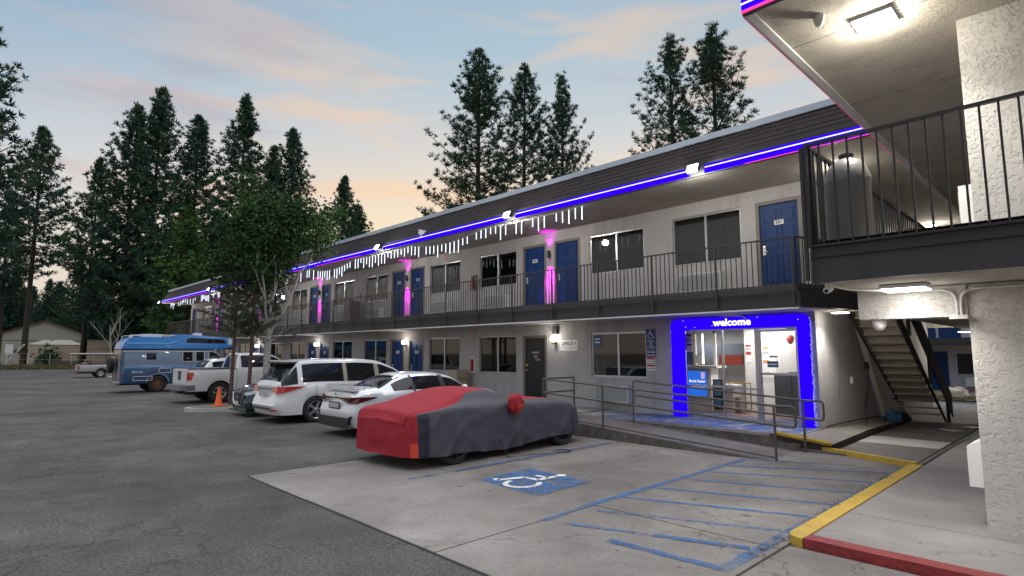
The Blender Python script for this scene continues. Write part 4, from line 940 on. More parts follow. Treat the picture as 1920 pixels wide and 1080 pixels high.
# things by the stair foot
t = thing('plastic_scoop', 'blue plastic dustpan lying on the side walkway', 'dustpan', (-4.0, 17.6, .15)); bl = mat('blue_plastic', (.02,.16,.32), .4); g = MB(); g.box(-.18,.18,-.15,.15,.0,.02,bl); g.box(-.18,.18,.13,.16,.02,.2,bl); g.box(-.19,-.17,-.15,.15,.0,.12,bl); g.box(.17,.19,-.15,.15,.0,.12,bl); g.build('pan', t); g = MB(); g.box(-.03,.03,.1,.14,.18,.32,bl); g.build('handle', t)
t = thing('black_bag', 'crumpled black bag beside the blue dustpan', 'bag', (-3.95, 18.25, .14)); g = MB()
def blob(mb, c, r, m, seed=0, nu=14, nv=9, amp=.25, f=2.2):
    P = []
    for j in range(nv+1):
        for i in range(nu):
            a = 2*math.pi*i/nu; b = math.pi*j/nv; d = Vector((math.sin(b)*math.cos(a), math.sin(b)*math.sin(a), math.cos(b))); k = 1+amp*noise.noise(d*f+Vector((seed*7.1, 0, 0))); P.append((c[0]+d.x*r[0]*k, c[1]+d.y*r[1]*k, c[2]+d.z*r[2]*k))
    b0 = len(mb.v); mb.v += P; k = mb.mi(m)
    for j in range(nv):
        for i in range(nu):
            a = b0+j*nu+i; a2 = b0+j*nu+(i+1) % nu; mb.f.append((a, a+nu, a2+nu, a2)); mb.m.append(k)
blob(g, (0,0,.1), (.2,.25,.12), M['black'], 3); g.build('bag', t, smooth=60)
t = thing('canister', 'pale canister with purple lid at the foot of the stairs', 'canister', (-4.1, 18.75, .14)); g = MB(); g.lathe([(0,0), (.13,0), (.13,.5), (0,.5)], mat('canister_grey', (.3,.29,.3), .5), 14); g.build('drum', t, smooth=40); g = MB(); g.lathe([(.135,.5), (.135,.55), (0,.56)], mat('purple_lid', (.16,.03,.4), .4), 14); g.build('lid', t, smooth=40)
t = thing('yellow_tag', 'small yellow tag on the wall under the white handrail', 'tag', (XR+.01, 18.2, .95)); g = MB(); g.box(0,.01,-.05,.05,-.1,.1, M['yellow']); g.build('card', t)
for i, (x, y) in enumerate(((-2.75,17.4), (-2.55,18.5))):
    t = thing('paper_scrap', ['white paper scrap on the passage floor near the drain', 'torn white card on the passage floor further back'][i], 'litter', (x, y, .046)); g = MB(); random.seed(i); g.face([(q[0]*(1+.2*random.random()), q[1], .006+.03*random.random()) for q in ((-.25,-.08),(.05,-.16),(.28,-.02),(.1,.1),(-.2,.08))], M['plate']); g.build('paper', t)
# bins
t = thing('dome_bin', 'grey round dome topped bin behind the wing railing', 'bin', (-1.80, 6.80, WZ1)); bg_ = mat('bin_grey', (.15,.145,.135), .45, var=.1)
g = MB(); g.lathe([(0,0), (.20,0), (.215,.02), (.215,.62), (.222,.63), (.222,.66)], bg_, 28); g.build('drum', t, smooth=40); g = MB(); g.lathe([(.224,.66), (.22,.70), (.19,.80), (.13,.88), (.06,.915), (.055,.93), (0,.935)], bg_, 28); g.build('dome_lid', t, smooth=40); g = MB(); g.lathe([(.07,.915), (.075,.96), (.0,.965)], M['black'], 16); g.build('ash_cap', t, smooth=40)
for i, (x, z, lab) in enumerate(((-24.0, 3.315, 'dark square bin on the balcony in front of an upper window'), (-16.2, .335, 'tan waste bin with hooded lid standing against the lower wall'))):
    t = thing('waste_bin', lab, 'bin', (x, YW-.5, z)); m = [M['trim'], mat('bin_tan', (.33,.28,.2), .6)][i]
    g = MB(); g.prism([(-.26,-.26),(.26,-.26),(.26,.26),(-.26,.26)], 0, .68, m); g.build('body', t); g = MB(); g.prism([(-.28,.0),(.28,.0),(.26,.18),(.12,.30),(-.12,.30),(-.26,.18)], -.28, .28, m, Matrix(((1,0,0,0),(0,0,1,0),(0,1,0,.685),(0,0,0,1)))); g.build('hood', t)
t = thing('wall_hook', 'small black horseshoe hook at the top corner beside the portal', 'hook', (-4.455, YW-.02, 2.66)); g = MB(); g.tube([(math.cos(R(a))*.045,-.01,math.sin(R(a))*.06) for a in range(120, 421, 20)], .013, M['ink'], 6); g.build('hook', t, smooth=60)
g = MB(); g.tube(bezier([(-6.55,YW-.1,2.80), (-6.3,YW-.17,2.80), (-6.0,YW-.17,2.79), (-5.85,YW-.17,2.70)], 6), .02, M['whitetrim'], 6); tag(g.build('power_cord', smooth=60), 'white cord draped over the top of the welcome portal', 'cord')

# courtyard behind the passage
cb = thing('courtyard_building', 'far two storey motel block with blue doors seen through the passage', 'motel', (-4, 38, 0))
g = MB(); g.face([(-30,38,-.1), (12,38,-.1), (12,38,6), (-30,38,6)], mat('courtyard_stucco', (.5,.5,.56), .85, var=.06)); wpart(cb, g, 'wall')
g = MB(); g.box(-30, 12, 36.4, 37.99, 2.35, 2.7, M['charcoal']); wpart(cb, g, 'balcony_slab')
g = MB()
for i in range(150): x = -20+i*.13; g.box(x, x+.02, 36.42, 36.44, 2.75, 3.8, M['rail'])
g.box(-30, 12, 36.4, 36.46, 3.8, 3.85, M['rail']); o = wpart(cb, g, 'railing')
for x0, x1, z0, z1 in ((-5.55,-3.65,.78,1.95), (-9,-7.2,.78,1.95), (-1.5,.4,.78,1.95)):
    g = MB(); g.box(x0, x1, 37.93, 37.985, z0, z1, M['alu']); w = wpart(cb, g, 'window'); g = MB(); m_ = (x0+x1)/2; g.box(x0+.05, m_-.03, 37.915, 37.928, z0+.05, z1-.05, M['carglass']); g.box(m_+.03, x1-.05, 37.915, 37.928, z0+.05, z1-.05, M['carglass']); g.build('pane', w)
for x0, z0 in ((-6.85,-.05), (-7.3,2.72), (-3.1,2.72), (-6.2,2.72)):
    g = MB(); g.box(x0, x0+.95, 37.94, 37.985, z0, z0+2.05, M['door']); wpart(cb, g, 'door')
g = MB(); g.box(-5.2, -4.0, 37.7, 37.98, .2, .65, M['acside']); wpart(cb, g, 'air_conditioner')
g = MB(); g.face([(-30,28.8,.05),(12,28.8,.05),(12,38,-.06),(-30,38,-.06)], M['dirt']); structure('courtyard_ground', g)
g = MB(); random.seed(8); gr = mat('short_grass', (.10,.13,.03), .9, var=.3)
for i in range(2600):
    x = -9+random.random()*10; y = 28.6+random.random()*2.6; h = .05+.09*random.random(); a = random.random()*6.28; d = Vector((math.cos(a), math.sin(a)))*.02
    g.face([(x-d.x,y-d.y,.03), (x+d.x,y+d.y,.03), (x+d.x*2+.02,y+d.y,h+.05)], gr)
tag(g.build('grass'), kind='stuff')
t = thing('boulder', 'pale boulder on the grass edge seen through the passage', 'boulder', (-4.5, 30.2, .05)); g = MB(); blob(g, (0,0,.12), (.40,.36,.34), mat('granite', (.42,.38,.32), .9, var=.2, vscale=5, bump=.5, bscale=8), 5, 18, 12, .45, 1.6); g.build('rock', t, smooth=25)

# ------------------------------------------------------------------ vehicles
def curve(pts):
    xs = [p[0] for p in pts]; ys = [p[1] for p in pts]; n = len(xs); h = [xs[i+1]-xs[i] for i in range(n-1)]; dl = [(ys[i+1]-ys[i])/h[i] for i in range(n-1)]
    m = [0]*n; m[0] = dl[0]; m[-1] = dl[-1]
    for i in range(1, n-1): m[i] = 0 if dl[i-1]*dl[i] <= 0 else 2*dl[i-1]*dl[i]/(dl[i-1]+dl[i])
    def f(x):
        if x <= xs[0]: return ys[0]
        if x >= xs[-1]: return ys[-1]
        i = max(j for j in range(n-1) if xs[j] <= x); t = (x-xs[i])/h[i]
        return (1+2*t)*(1-t)**2*ys[i]+t*(1-t)**2*h[i]*m[i]+t*t*(3-2*t)*ys[i+1]+t*t*(t-1)*h[i]*m[i+1]
    return f
class Loft:
    """car body: vertical sections along y (rear 0 .. front L), mirrored in x"""
    def __init__(s, L, top, belt, hw, rw, zf, zs, wheels, ra, zc, crown=.06, shear=None, gaps=(), extra=(), tumble=None):
        s.L = L; s.top = curve(top); s.belt = curve(belt); s.hw = curve(hw); s.rw = curve(rw); s.zf = zf; s.zs = curve(zs) if isinstance(zs, list) else (lambda y: zs)
        s.wh = wheels; s.ra = ra; s.zc = zc; s.crown = crown; s.shear = shear or (lambda y, z: 0)
        st = set(round(L*i/64, 4) for i in range(65)) | {.015, .04, .08, L-.015, L-.04, L-.08} | set(extra)
        for w in wheels:
            for a in range(0, 181, 10): st.add(round(w+ra*math.cos(R(a)), 4))
        for g in gaps: st.add(g-.006); st.add(g+.006)
        for p in top: st.add(p[0])
        s.st = sorted(st); s.gaps = gaps
        out = [s.st[0]]
        for v in s.st[1:]:
            if v-out[-1] > .0035: out.append(v)
        s.st = out
    GH = (0, .10, .3, .5, .7, .9, 1.0)
    def section(s, y):
        hw = s.hw(y); zb = s.belt(y); zt = s.top(y); rw = min(s.rw(y), hw*.985); zs = s.zs(y); arch = False
        for w in s.wh:
            if abs(y-w) < s.ra*.9999: zs = max(zs, s.zc+math.sqrt(s.ra**2-(y-w)**2)); arch = True
        zb = max(zb, zs+.05); ze = max(zb+.012, zt-s.crown); zt = max(zt, ze+.004)
        P = [(0, s.zf), (hw-.30 if arch else hw*.86, zs if arch else s.zf), (hw*.975, zs)]
        for t, k in ((.14, .992), (.34, 1.0), (.55, 1.0), (.74, .992), (.88, .982)): P.append((hw*k, zs+(zb-zs)*t))
        wb = hw*.955
        for t in s.GH: 
            b = (1-(1-t)**1.25) if False else t
            P.append((wb+(rw-wb)*b + .018*math.sin(math.pi*t)*(1 if ze-zb > .2 else 0), zb+(ze-zb)*t))
        for k, c in ((.93, .42), (.8, .68), (.6, .86), (.3, .97), (0, 1.0)): P.append((rw*k, ze+(zt-ze)*c))
        return [(x, y+s.shear(y, z), z) for x, z in P]
    NS = 8+7+5
    BELT = 8; TOPI = 14          # index of belt point, index of roof edge
def build_body(lf, parent, paint, glass_side=(), glass_front=None, glass_rear=None, under=None, roofcol=None, dark=(), name='body', smooth=34, dark_m=None, side_lo=1, side_hi=5):
    """glass_side: list of (name, y0, y1); glass_front/rear: (y0, y1, maxcol)"""
    S = lf.st; n = len(S); V = []; rows = lf.NS
    body = MB(); parts = {}
    secs = [lf.section(y) for y in S]
    for si, y in enumerate(S):
        for g in lf.gaps:
            if abs(abs(y-g)-.006) < .001: pass
    def emit(mb, pts, m): mb.face(pts, m)
    for i in range(n-1):
        ym = (S[i]+S[i+1])/2; gap = any(abs(ym-g) < .0055 for g in lf.gaps)
        for j in range(rows-1):
            q = [secs[i][j], secs[i+1][j], secs[i+1][j+1], secs[i][j+1]]
            tgt, m, side_t = body, paint, None
            if j < 2: m = under or M['black']
            elif gap and 2 <= j < lf.BELT: m = M['ink']
            if lf.BELT+side_lo <= j < lf.BELT+side_hi:
                hgt = secs[i][lf.TOPI][2]-secs[i][lf.BELT][2]; hgt2 = secs[i+1][lf.TOPI][2]-secs[i+1][lf.BELT][2]
                for nm, a, b in glass_side:
                    if a < ym < b and min(hgt, hgt2) > .10: side_t = (nm, a)
            if j >= lf.TOPI:
                for nm, gr in (('windscreen', glass_front), ('rear_window', glass_rear)):
                    if gr and gr[0] < ym < gr[1] and j >= lf.TOPI+gr[2]: tgt = parts.setdefault(nm, MB()); m = M['carglass']
                if roofcol and m is paint and roofcol[0] < ym < roofcol[1]: m = roofcol[2]
            for a, b, j0, j1 in dark:
                if a < ym < b and j0 <= j < j1 and tgt is body and not side_t: m = dark_m or M['black']
            for sg in (1, -1):
                p = [(sg*x, y_, z) for x, y_, z in q]
                if sg > 0: p = p[::-1]
                if side_t: emit(parts.setdefault((*side_t, sg), MB()), p, M['carglass'])
                else: emit(tgt, p, m)
    for i, fl in ((0, 1), (n-1, -1)):
        sec = secs[i]
        for j in range(rows-1):
            a, b = sec[j], sec[j+1]; p = [(a[0],a[1],a[2]), (b[0],b[1],b[2]), (-b[0],b[1],b[2]), (-a[0],a[1],a[2])]
            if abs(a[0]) < 1e-5: p = [p[0], p[1], p[2]]
            elif abs(b[0]) < 1e-5: p = [p[0], p[1], p[3]]
            emit(body, p if fl > 0 else p[::-1], (under or M['black']) if j < 2 else paint)
    o = body.build(name, parent, smooth=smooth, weld=True)
    for nm, mb in parts.items(): mb.build(nm if isinstance(nm, str) else nm[0], parent, smooth=50, weld=True)
    return o
def wheel(parent, x, y, r, w, side, rimm, spokes=5, rr=.68, rust=False, style=0):
    tf = Matrix.Translation((x, y, r)) @ Matrix.Rotation(R(90)*side, 4, 'Y')       # local +Z points outwards
    g = MB(); g.lathe([(r*rr, -w/2), (r*.93, -w/2), (r, -w*.36), (r, w*.36), (r*.93, w/2), (r*.80, w/2+.004), (r*rr, w/2-.012)], M['rubber'], 36, tf)
    o = g.build('wheel', parent, smooth=35)
    g = MB(); R0 = r*rr
    g.lathe([(R0, w/2-.012), (R0*.97, w/2-.002), (R0*.91, w/2-.012), (R0*.88, w/2-.09), (0, w/2-.10)], rimm, 36, tf, mats=[rimm, rimm, rimm, M['black']])
    for k in range(spokes):
        a = 2*math.pi*k/spokes; m2 = tf @ Matrix.Rotation(a, 4, 'Z')
        ww = R0*(.30 if style == 0 else .17)
        pts = [(-ww*.55, R0*.12), (ww*.55, R0*.12), (ww*.38, R0*.93), (-ww*.38, R0*.93)]
        g.prism(pts, w/2-.05, w/2-.012, rimm, m2)
    g.lathe([(R0*.22, w/2-.06), (R0*.22, w/2-.005), (R0*.16, w/2+.003), (0, w/2+.003)], rimm, 18, tf)
    g.build('rim', o, smooth=35)
def wheels4(parent, hw, ys, r, w, rimm, spokes=5, rr=.68, style=0):
    for y in ys:
        for s in (1, -1): wheel(parent, s*(hw-w/2-.005), y, r, w, s, rimm, spokes, rr, style=style)
def patch(lf, y0, y1, j0, j1, off, ny=6):
    """a skin patch on one side following the body (rows may be fractional)"""
    P = []
    for i in range(ny+1):
        y = y0+(y1-y0)*i/ny; sec = lf.section(y); row = []
        for k in range(5):
            jj = j0(y)+(j1(y)-j0(y))*k/4 if callable(j0) else j0+(j1-j0)*k/4
            a = int(min(jj, lf.NS-2)); t = jj-a; p = Vector(sec[a]).lerp(Vector(sec[a+1]), t); row.append(p)
        P.append(row)
    return P
def skin(mb, P, off, m, sgn=1):
    for i in range(len(P)-1):
        for k in range(len(P[0])-1):
            q = [P[i][k], P[i+1][k], P[i+1][k+1], P[i][k+1]]; nrm = (q[1]-q[0]).cross(q[3]-q[0]).normalized()
            if nrm.x < 0: nrm = -nrm
            q = [p+nrm*off for p in q]
            pts = [(sgn*p.x, p.y, p.z) for p in q]; mb.face(pts, m)
def mirror_pair(parent, x, y, z, m, s=1.0):
    for sg in (1, -1):
        g = MB(); blob(g, (sg*(x+.09*s), y, z), (.11*s, .07*s, .075*s), m, 1, 14, 10, .12, 1.2); g.build('mirror', parent, smooth=60)
def poly_y(mb, pts, y, th, m, tf=None):            # polygon in XZ, thin plate facing -y (rear) at y
    mb.prism(pts, y-th, y, m, Matrix(((1,0,0,0),(0,0,1,0),(0,1,0,0),(0,0,0,1))))
carwhite = mat('pearl_white_paint', (.74,.74,.75), .25, coat=.7, spec=.5)
carsilver = mat('silver_white_paint', (.70,.72,.74), .28, metal=.15, coat=.7)
trim_tan = mat('tan_pillar', (.30,.26,.22), .4)
plate_m = mat('licence_plate', (.45,.46,.48), .5, var=.3, vscale=30)

def lens_lamp(parent, name, lf, y0, y1, ja, jb, m, off=.012, sides=(1, -1)):
    for sg in sides:
        g = MB(); skin(g, patch(lf, y0, y1, ja, jb, off, 10), off, m, sg); g.build(name, parent, smooth=60)

# --- 1: coupe under a red and grey cover
def covered_car():
    t = thing('covered_car', 'sporty coupe under a red and dark grey fabric cover', 'car', (-8.80, 5.36, 0), R(2.0))
    top = curve([(0,.80),(.05,.93),(.25,.985),(.55,1.02),(.95,1.12),(1.4,1.235),(1.75,1.262),(2.15,1.235),(2.6,1.09),(2.95,.99),(3.7,.965),(4.35,.92),(4.75,.77),(4.95,.55)])
    hw = curve([(0,.70),(.10,.83),(.25,.91),(.6,.965),(2.4,.96),(4.2,.95),(4.6,.88),(4.85,.70),(4.95,.45)])
    rw = curve([(0,.70),(.3,.80),(.9,.72),(1.6,.56),(2.2,.57),(2.8,.71),(3.3,.80),(4.5,.74),(4.95,.36)])
    belt = curve([(0,.66),(.1,.86),(1.0,.95),(2.5,.93),(3.3,.90),(4.2,.84),(4.7,.7),(4.95,.48)])
    red = mat('cover_red', (.31,.010,.022), .8, var=.12, vscale=6, bump=.25, bscale=30, stretch=(1,1,3)); gry = mat('cover_grey', (.060,.062,.080), .62, var=.05, vscale=5, bump=.25, bscale=26, stretch=(1,3,1)); nav = mat('cover_navy', (.012,.014,.03), .6); org = mat('cover_orange', (.58,.055,.02), .7, bump=.2, bscale=20)
    NY, NJ, JB = 150, 44, 28; rows = []
    for i in range(NY+1):
        u = i/NY; y = 4.95*u
        zt, h, r, zb = top(y), hw(y), rw(y), belt(y); zt = max(zt, zb+.03)
        hem = .215 + .03*math.sin(y*2.1+.4) - .05*math.exp(-((y-.6)/.5)**2) + .08*math.exp(-((y-4.75)/.35)**2) - .05*math.exp(-((y-2.4)/1.0)**2)
        prof = [(h*1.01, hem), (h*1.015, hem+.25*(zb-hem)), (h*1.01, hem+.6*(zb-hem)), (h*.985, zb-.04), (h*.95, zb+.02), (r+(h*.95-r)*.45, zb+(zt-.05-zb)*.5), (r, zt-.05), (r*.7, zt-.015), (r*.35, zt), (0, zt+.005)]; y *= .955
        cx = curve([(k, p[0]) for k, p in enumerate(prof)]); cz = curve([(k, p[1]) for k, p in enumerate(prof)])
        fr = 9*curve([(0,.50),(.55,.50),(1.1,.56),(1.5,.65),(2.1,.70),(2.7,.77),(3.6,.82),(4.95,.86)])(y)
        tj = [fr*j/JB if j <= JB else fr+(9-fr)*(j-JB)/(NJ-JB) for j in range(NJ+1)]
        rows.append([(cx(q), y, cz(q)) for q in tj])
    def disp(p, j, sg):
        v = Vector((p[0]*sg, p[1], p[2])); side = max(0, 1-j/NJ*1.7)
        y, z = p[1], p[2]
        w = 0
        w += .020*side*(noise.noise(Vector((y*3.2+z*2.2, z*1.1, sg*2)))) 
        w += .026*side*max(0, math.sin(8*(y*.55+z*1.0)+3*noise.noise(Vector((y*.9, z, 4+sg)))))**3*(1-abs(y-2.3)/3.2)
        w += .028*side*max(0, math.sin(9*(y*.5-z*.8)+2.5*noise.noise(Vector((y*1.3, z, 9)))))**4
        w += .006*noise.noise(v*7) + .012*noise.noise(v*2.1)*side
        lo = max(0, (.55-z))*side; w += lo*.06*math.sin(y*13+3*noise.noise(Vector((y*2,0,1))))
        return w
    top_m, side_m = MB(), MB(); grid = {}
    def pos(i, j, sg):
        p = rows[i][j]; w = disp(p, j, sg); f = 1 if j < NJ*.45 else .4
        return (sg*(p[0]+w*f*(0 if j == NJ else 1)), p[1]+0, p[2]+(w*.5 if j > NJ*.5 else 0))
    for i in range(NY):
        y = rows[i][0][1]
        jr = JB
        for j in range(NJ):
            for sg in (1, -1):
                q = [pos(i,j,sg), pos(i+1,j,sg), pos(i+1,j+1,sg), pos(i,j+1,sg)]
                if sg < 0: q = q[::-1]
                if j >= jr or y < .055: top_m.face(q, red)
                elif y < .13: top_m.face(q, org if j < 8 else red)
                else: side_m.face(q, nav if y < .34 and j < 24 else gry)
    sec = [pos(0,j,1) for j in range(NJ+1)]; secl = [pos(0,j,-1) for j in range(NJ+1)]
    K = 14
    for j in range(NJ):
        for k in range(K):
            def pt(jj, kk):
                a = Vector(sec[jj]).lerp(Vector(secl[jj]), kk/K); s_ = math.sin(math.pi*kk/K); a.y -= s_*(.06*(1-.5*jj/NJ)+.03*math.sin(kk*1.5+noise.noise(Vector((kk*.7, a.z*3, 2)))*2.5)*(1.0-jj/NJ)+.02*noise.noise(Vector((a.x*4, a.z*5, 7)))); return tuple(a)
            top_m.face([pt(j,k), pt(j+1,k), pt(j+1,k+1), pt(j,k+1)], red)
    o = top_m.build('red_cover', t, smooth=80, weld=True); o2 = side_m.build('grey_cover', t, smooth=80, weld=True)
    for x in (1, -1):
        g = MB(); blob(g, (x*1.03, 2.32, .96), (.13,.16,.19), red, 4+x, 22, 14, .28, 2.0); b = [i for i, f in enumerate(g.f) if sum(g.v[k][2] for k in f)/len(f) < .95 and sum(g.v[k][1] for k in f)/len(f) > 2.28]; oi = g.mi(org)
        for i in b: g.m[i] = oi
        g.build('mirror_pocket', t, smooth=70)
    wheels4(t, .95, (.93, 3.87), .345, .25, M['rimdark'], 9, .72, style=1)
    g = MB(); g.box(-.84, .84, .3, 4.3, .19, .42, mat('car_red_sill', (.35,.03,.02), .4)); g.build('sill', t)
    g = MB(); g.tube(bezier([(.98,1.95,.34), (1.05,2.0,.15), (1.10,2.1,.012), (1.25,2.6,.014), (1.5,3.1,.014), (1.55,3.3,.02), (1.4,3.35,.03), (1.25,3.15,.025)], 8), .009, M['ink'], 5); g.build('cover_strap', t)
covered_car()

# --- 2: white sedan, tail towards us
def sedan(label, loc, rz, paint, rear_style, name='sedan'):
    t = thing(name, label, 'car', loc, rz)
    top = [(0,.98),(.04,1.02),(.35,1.06),(.62,1.085),(1.2,1.32),(1.65,1.425),(2.2,1.435),(2.75,1.36),(3.35,1.06),(3.5,1.005),(4.2,.93),(4.55,.80),(4.70,.62)]
    belt = [(0,.90),(.3,.97),(1.2,.985),(3.3,.93),(4.2,.84),(4.55,.72),(4.7,.58)]
    hw = [(0,.70),(.05,.79),(.2,.87),(.6,.915),(2.3,.92),(3.8,.915),(4.3,.85),(4.6,.68),(4.7,.52)]
    rw = [(0,.60),(.3,.70),(.65,.72),(1.3,.60),(1.8,.575),(2.4,.585),(3.0,.66),(3.5,.74),(4.3,.70),(4.7,.42)]
    sh = lambda y, z: (-.10*max(0, 1-abs(z-.52)/.30)+.05*max(0,(z-.75))*2)*max(0, 1-y/.5)
    lf = Loft(4.70, top, belt, hw, rw, .18, .22, (1.0, 3.80), .36, .335, .055, sh, gaps=(1.62, 2.55, 3.42))
    build_body(lf, t, paint, [('side_window', .98, 1.52), ('side_window', 1.58, 2.46), ('side_window', 2.56, 3.2)], (2.72, 3.36, 1), (.70, 1.32, 1), dark=[(1.52,1.58,8,14), (2.46,2.56,8,14)])
    wheels4(t, .92, (1.0, 3.80), .335, .235, M['rim'], 5)
    mirror_pair(t, .90, 3.05, 1.03, paint)
    # tail: light bar, lamps, plate, lip, dark bumper insert
    g = MB(); poly_y(g, [(-.70,.855),(.70,.855),(.70,.885),(-.70,.885)], -.045, .012, M['black']); g.build('light_bar', t)
    for sg in (1, -1):
        g = MB(); 
        P = [(.30,-.055,.85),(.62,-.045,.85),(.80,.06,.855),(.93,.62,.885),(.93,.60,.90),(.80,.03,.895),(.62,-.055,.885),(.30,-.06,.88)]
        Q = [(.42,-.06,.78),(.66,-.055,.745),(.83,.05,.745),(.935,.30,.83)]
        def strip(a, m):
            for q in a: g.face([(sg*p[0], p[1], p[2]) for p in q], m)
        strip([[(.25,-.065,.84),(.64,-.07,.76),(.70,-.05,.90),(.25,-.065,.885)], [(.64,-.07,.76),(.84,.04,.76),(.885,.10,.91),(.70,-.05,.90)], [(.84,.04,.76),(.945,.48,.88),(.95,.50,.905),(.885,.10,.91)]], M['smokelens'])
        strip([[(.45,-.072,.82),(.66,-.078,.79),(.68,-.07,.87),(.45,-.072,.87)]], M['black'])
        g.build('taillight', t)
    g = MB(); poly_y(g, [(-.26,.62),(.26,.62),(.26,.78),(-.26,.78)], -.075, .012, M['ink']); poly_y(g, [(-.23,.645),(.23,.645),(.23,.755),(-.23,.755)], -.088, .006, plate_m); g.build('licence_plate', t)
    g = MB(); poly_y(g, [(-.84,.50),(-.70,.30),(.70,.30),(.84,.50),(.66,.44),(-.66,.44)], -.07, .05, M['black']); poly_y(g, [(-.80,.22),(.80,.22),(.72,.31),(-.72,.31)], -.05, .06, M['black']); g.build('rear_diffuser', t)
    g = MB(); g.prism([(-.66,.02),(.66,.02),(.62,.22),(-.62,.22)], 1.03, 1.075, paint); g.build('boot_lip', t)
    g = MB(); g.lathe([(.045,0),(.035,.004),(0,.004)], M['chrome'], 16, Matrix.Translation((0,-.048,.955)) @ Matrix.Rotation(R(90), 4, 'X')); g.build('badge', t)
    for sg in (1, -1):
        for y in (1.78, 2.68):
            g = MB(); g.tube(bezier([(sg*.905,y,.845),(sg*.94,y+.04,.85),(sg*.94,y+.16,.85),(sg*.905,y+.2,.85)], 5), .014, M['chrome'] if y < 2 else paint, 6); g.build('door_handle', t, smooth=60)
    return t
sedan('white sedan with slim dark tail lamps between the minivan and the covered coupe', (-12.70, 6.60, 0), 0, carsilver, 0)

# --- 3: white minivan
def minivan():
    t = thing('minivan', 'white minivan with dark tailgate glass and wide red tail lamps', 'minivan', (-16.40, 6.36, 0), 0)
    top = [(0,1.02),(.03,1.10),(.16,1.22),(.30,1.40),(.46,1.60),(.52,1.655),(.60,1.70),(1.2,1.745),(2.3,1.755),(3.0,1.71),(3.5,1.56),(4.25,1.14),(4.45,1.07),(4.9,.97),(5.05,.86),(5.14,.66)]
    belt = [(0,.96),(.2,1.02),(1.0,1.045),(3.0,1.01),(4.2,1.0),(4.9,.86),(5.14,.60)]
    hw = [(0,.68),(.05,.80),(.2,.92),(.6,.985),(2.5,1.0),(4.2,.99),(4.7,.90),(5.0,.72),(5.14,.55)]
    rw = [(0,.74),(.3,.78),(.55,.76),(1.2,.74),(2.6,.73),(3.4,.72),(4.3,.84),(4.8,.76),(5.14,.45)]
    sh = lambda y, z: (-.12*max(0, 1-abs(z-.5)/.28))*max(0, 1-y/.5)
    lf = Loft(5.14, top, belt, hw, rw, .19, .24, (1.02, 4.02), .385, .35, .06, sh, gaps=(1.02, 2.22, 3.35, 4.38), extra=(.98, 1.86, 1.98, 2.9, 3.05))
    build_body(lf, t, carwhite, [('side_window', .62, 1.86), ('side_window', 1.98, 2.92), ('side_window', 3.06, 4.2)], (3.38, 4.22, 1), (.06, .50, 1), dark=[(1.86,1.98,9,13), (2.92,3.06,9,13)], dark_m=trim_tan)
    # dark quarter wrap beside the tailgate glass and spoiler
    for sg in (1, -1):
        g = MB(); skin(g, patch(lf, .10, .50, lambda y: 8.6, lambda y: 14.8, .006, 10), .006, M['carglass'], sg); g.build('corner_glass', t, smooth=60)
    g = MB(); g.prism([(-.74,.36),(.74,.36),(.70,.62),(-.70,.62)], 1.66, 1.70, carwhite); g.prism([(-.72,.30),(.72,.30),(.72,.50),(-.72,.50)], 1.615, 1.66, M['black']); g.build('spoiler', t)
    wheels4(t, 1.0, (1.02, 4.02), .35, .24, M['rim'], 5, .70)
    mirror_pair(t, .98, 3.75, 1.12, carwhite, 1.15)
    for sg in (1, -1):
        g = MB()
        def strip(a, m):
            for q in a: g.face([(sg*p[0], p[1], p[2]) for p in q], m)
        strip([[(.42,-.028,.90),(.80,-.035,.82),(.82,-.005,1.0),(.46,.005,.985)], [(.80,-.035,.82),(.955,.10,.845),(.96,.14,1.005),(.82,-.005,1.0)], [(.955,.10,.845),(1.0,.42,.92),(1.012,.72,1.0),(.96,.14,1.005)]], M['redlens'])
        g.build('taillight', t)
    g = MB(); poly_y(g, [(-.50,.915),(.50,.915),(.50,.965),(-.50,.965)], -.022, .02, M['chrome']); g.build('tailgate_trim', t)
    g = MB(); poly_y(g, [(-.24,.72),(.24,.72),(.24,.86),(-.24,.86)], -.085, .012, plate_m); g.build('licence_plate', t)
    g = MB(); poly_y(g, [(-.72,.385),(.72,.385),(.62,.43),(-.62,.43)], -.125, .012, M['ink']); g.build('bumper_step', t)
    for sg in (1, -1):
        g = MB(); g.face([(sg*.62,-.09,.34),(sg*.86,-.02,.36),(sg*.86,-.03,.395),(sg*.62,-.10,.375)], M['redlens']); g.build('reflector', t)
    g = MB(); g.tube([(.995,1.3,1.02),(.995,2.3,1.005)], .008, M['chrome'], 6); g.build('belt_trim', t)
    for sg in (1, -1):
        for y in (2.35, 3.5):
            g = MB(); g.tube([(sg*.995,y,.92),(sg*1.02,y+.03,.92),(sg*1.02,y+.19,.92),(sg*.995,y+.22,.92)], .015, carwhite, 6); g.build('door_handle', t, smooth=60)
minivan()

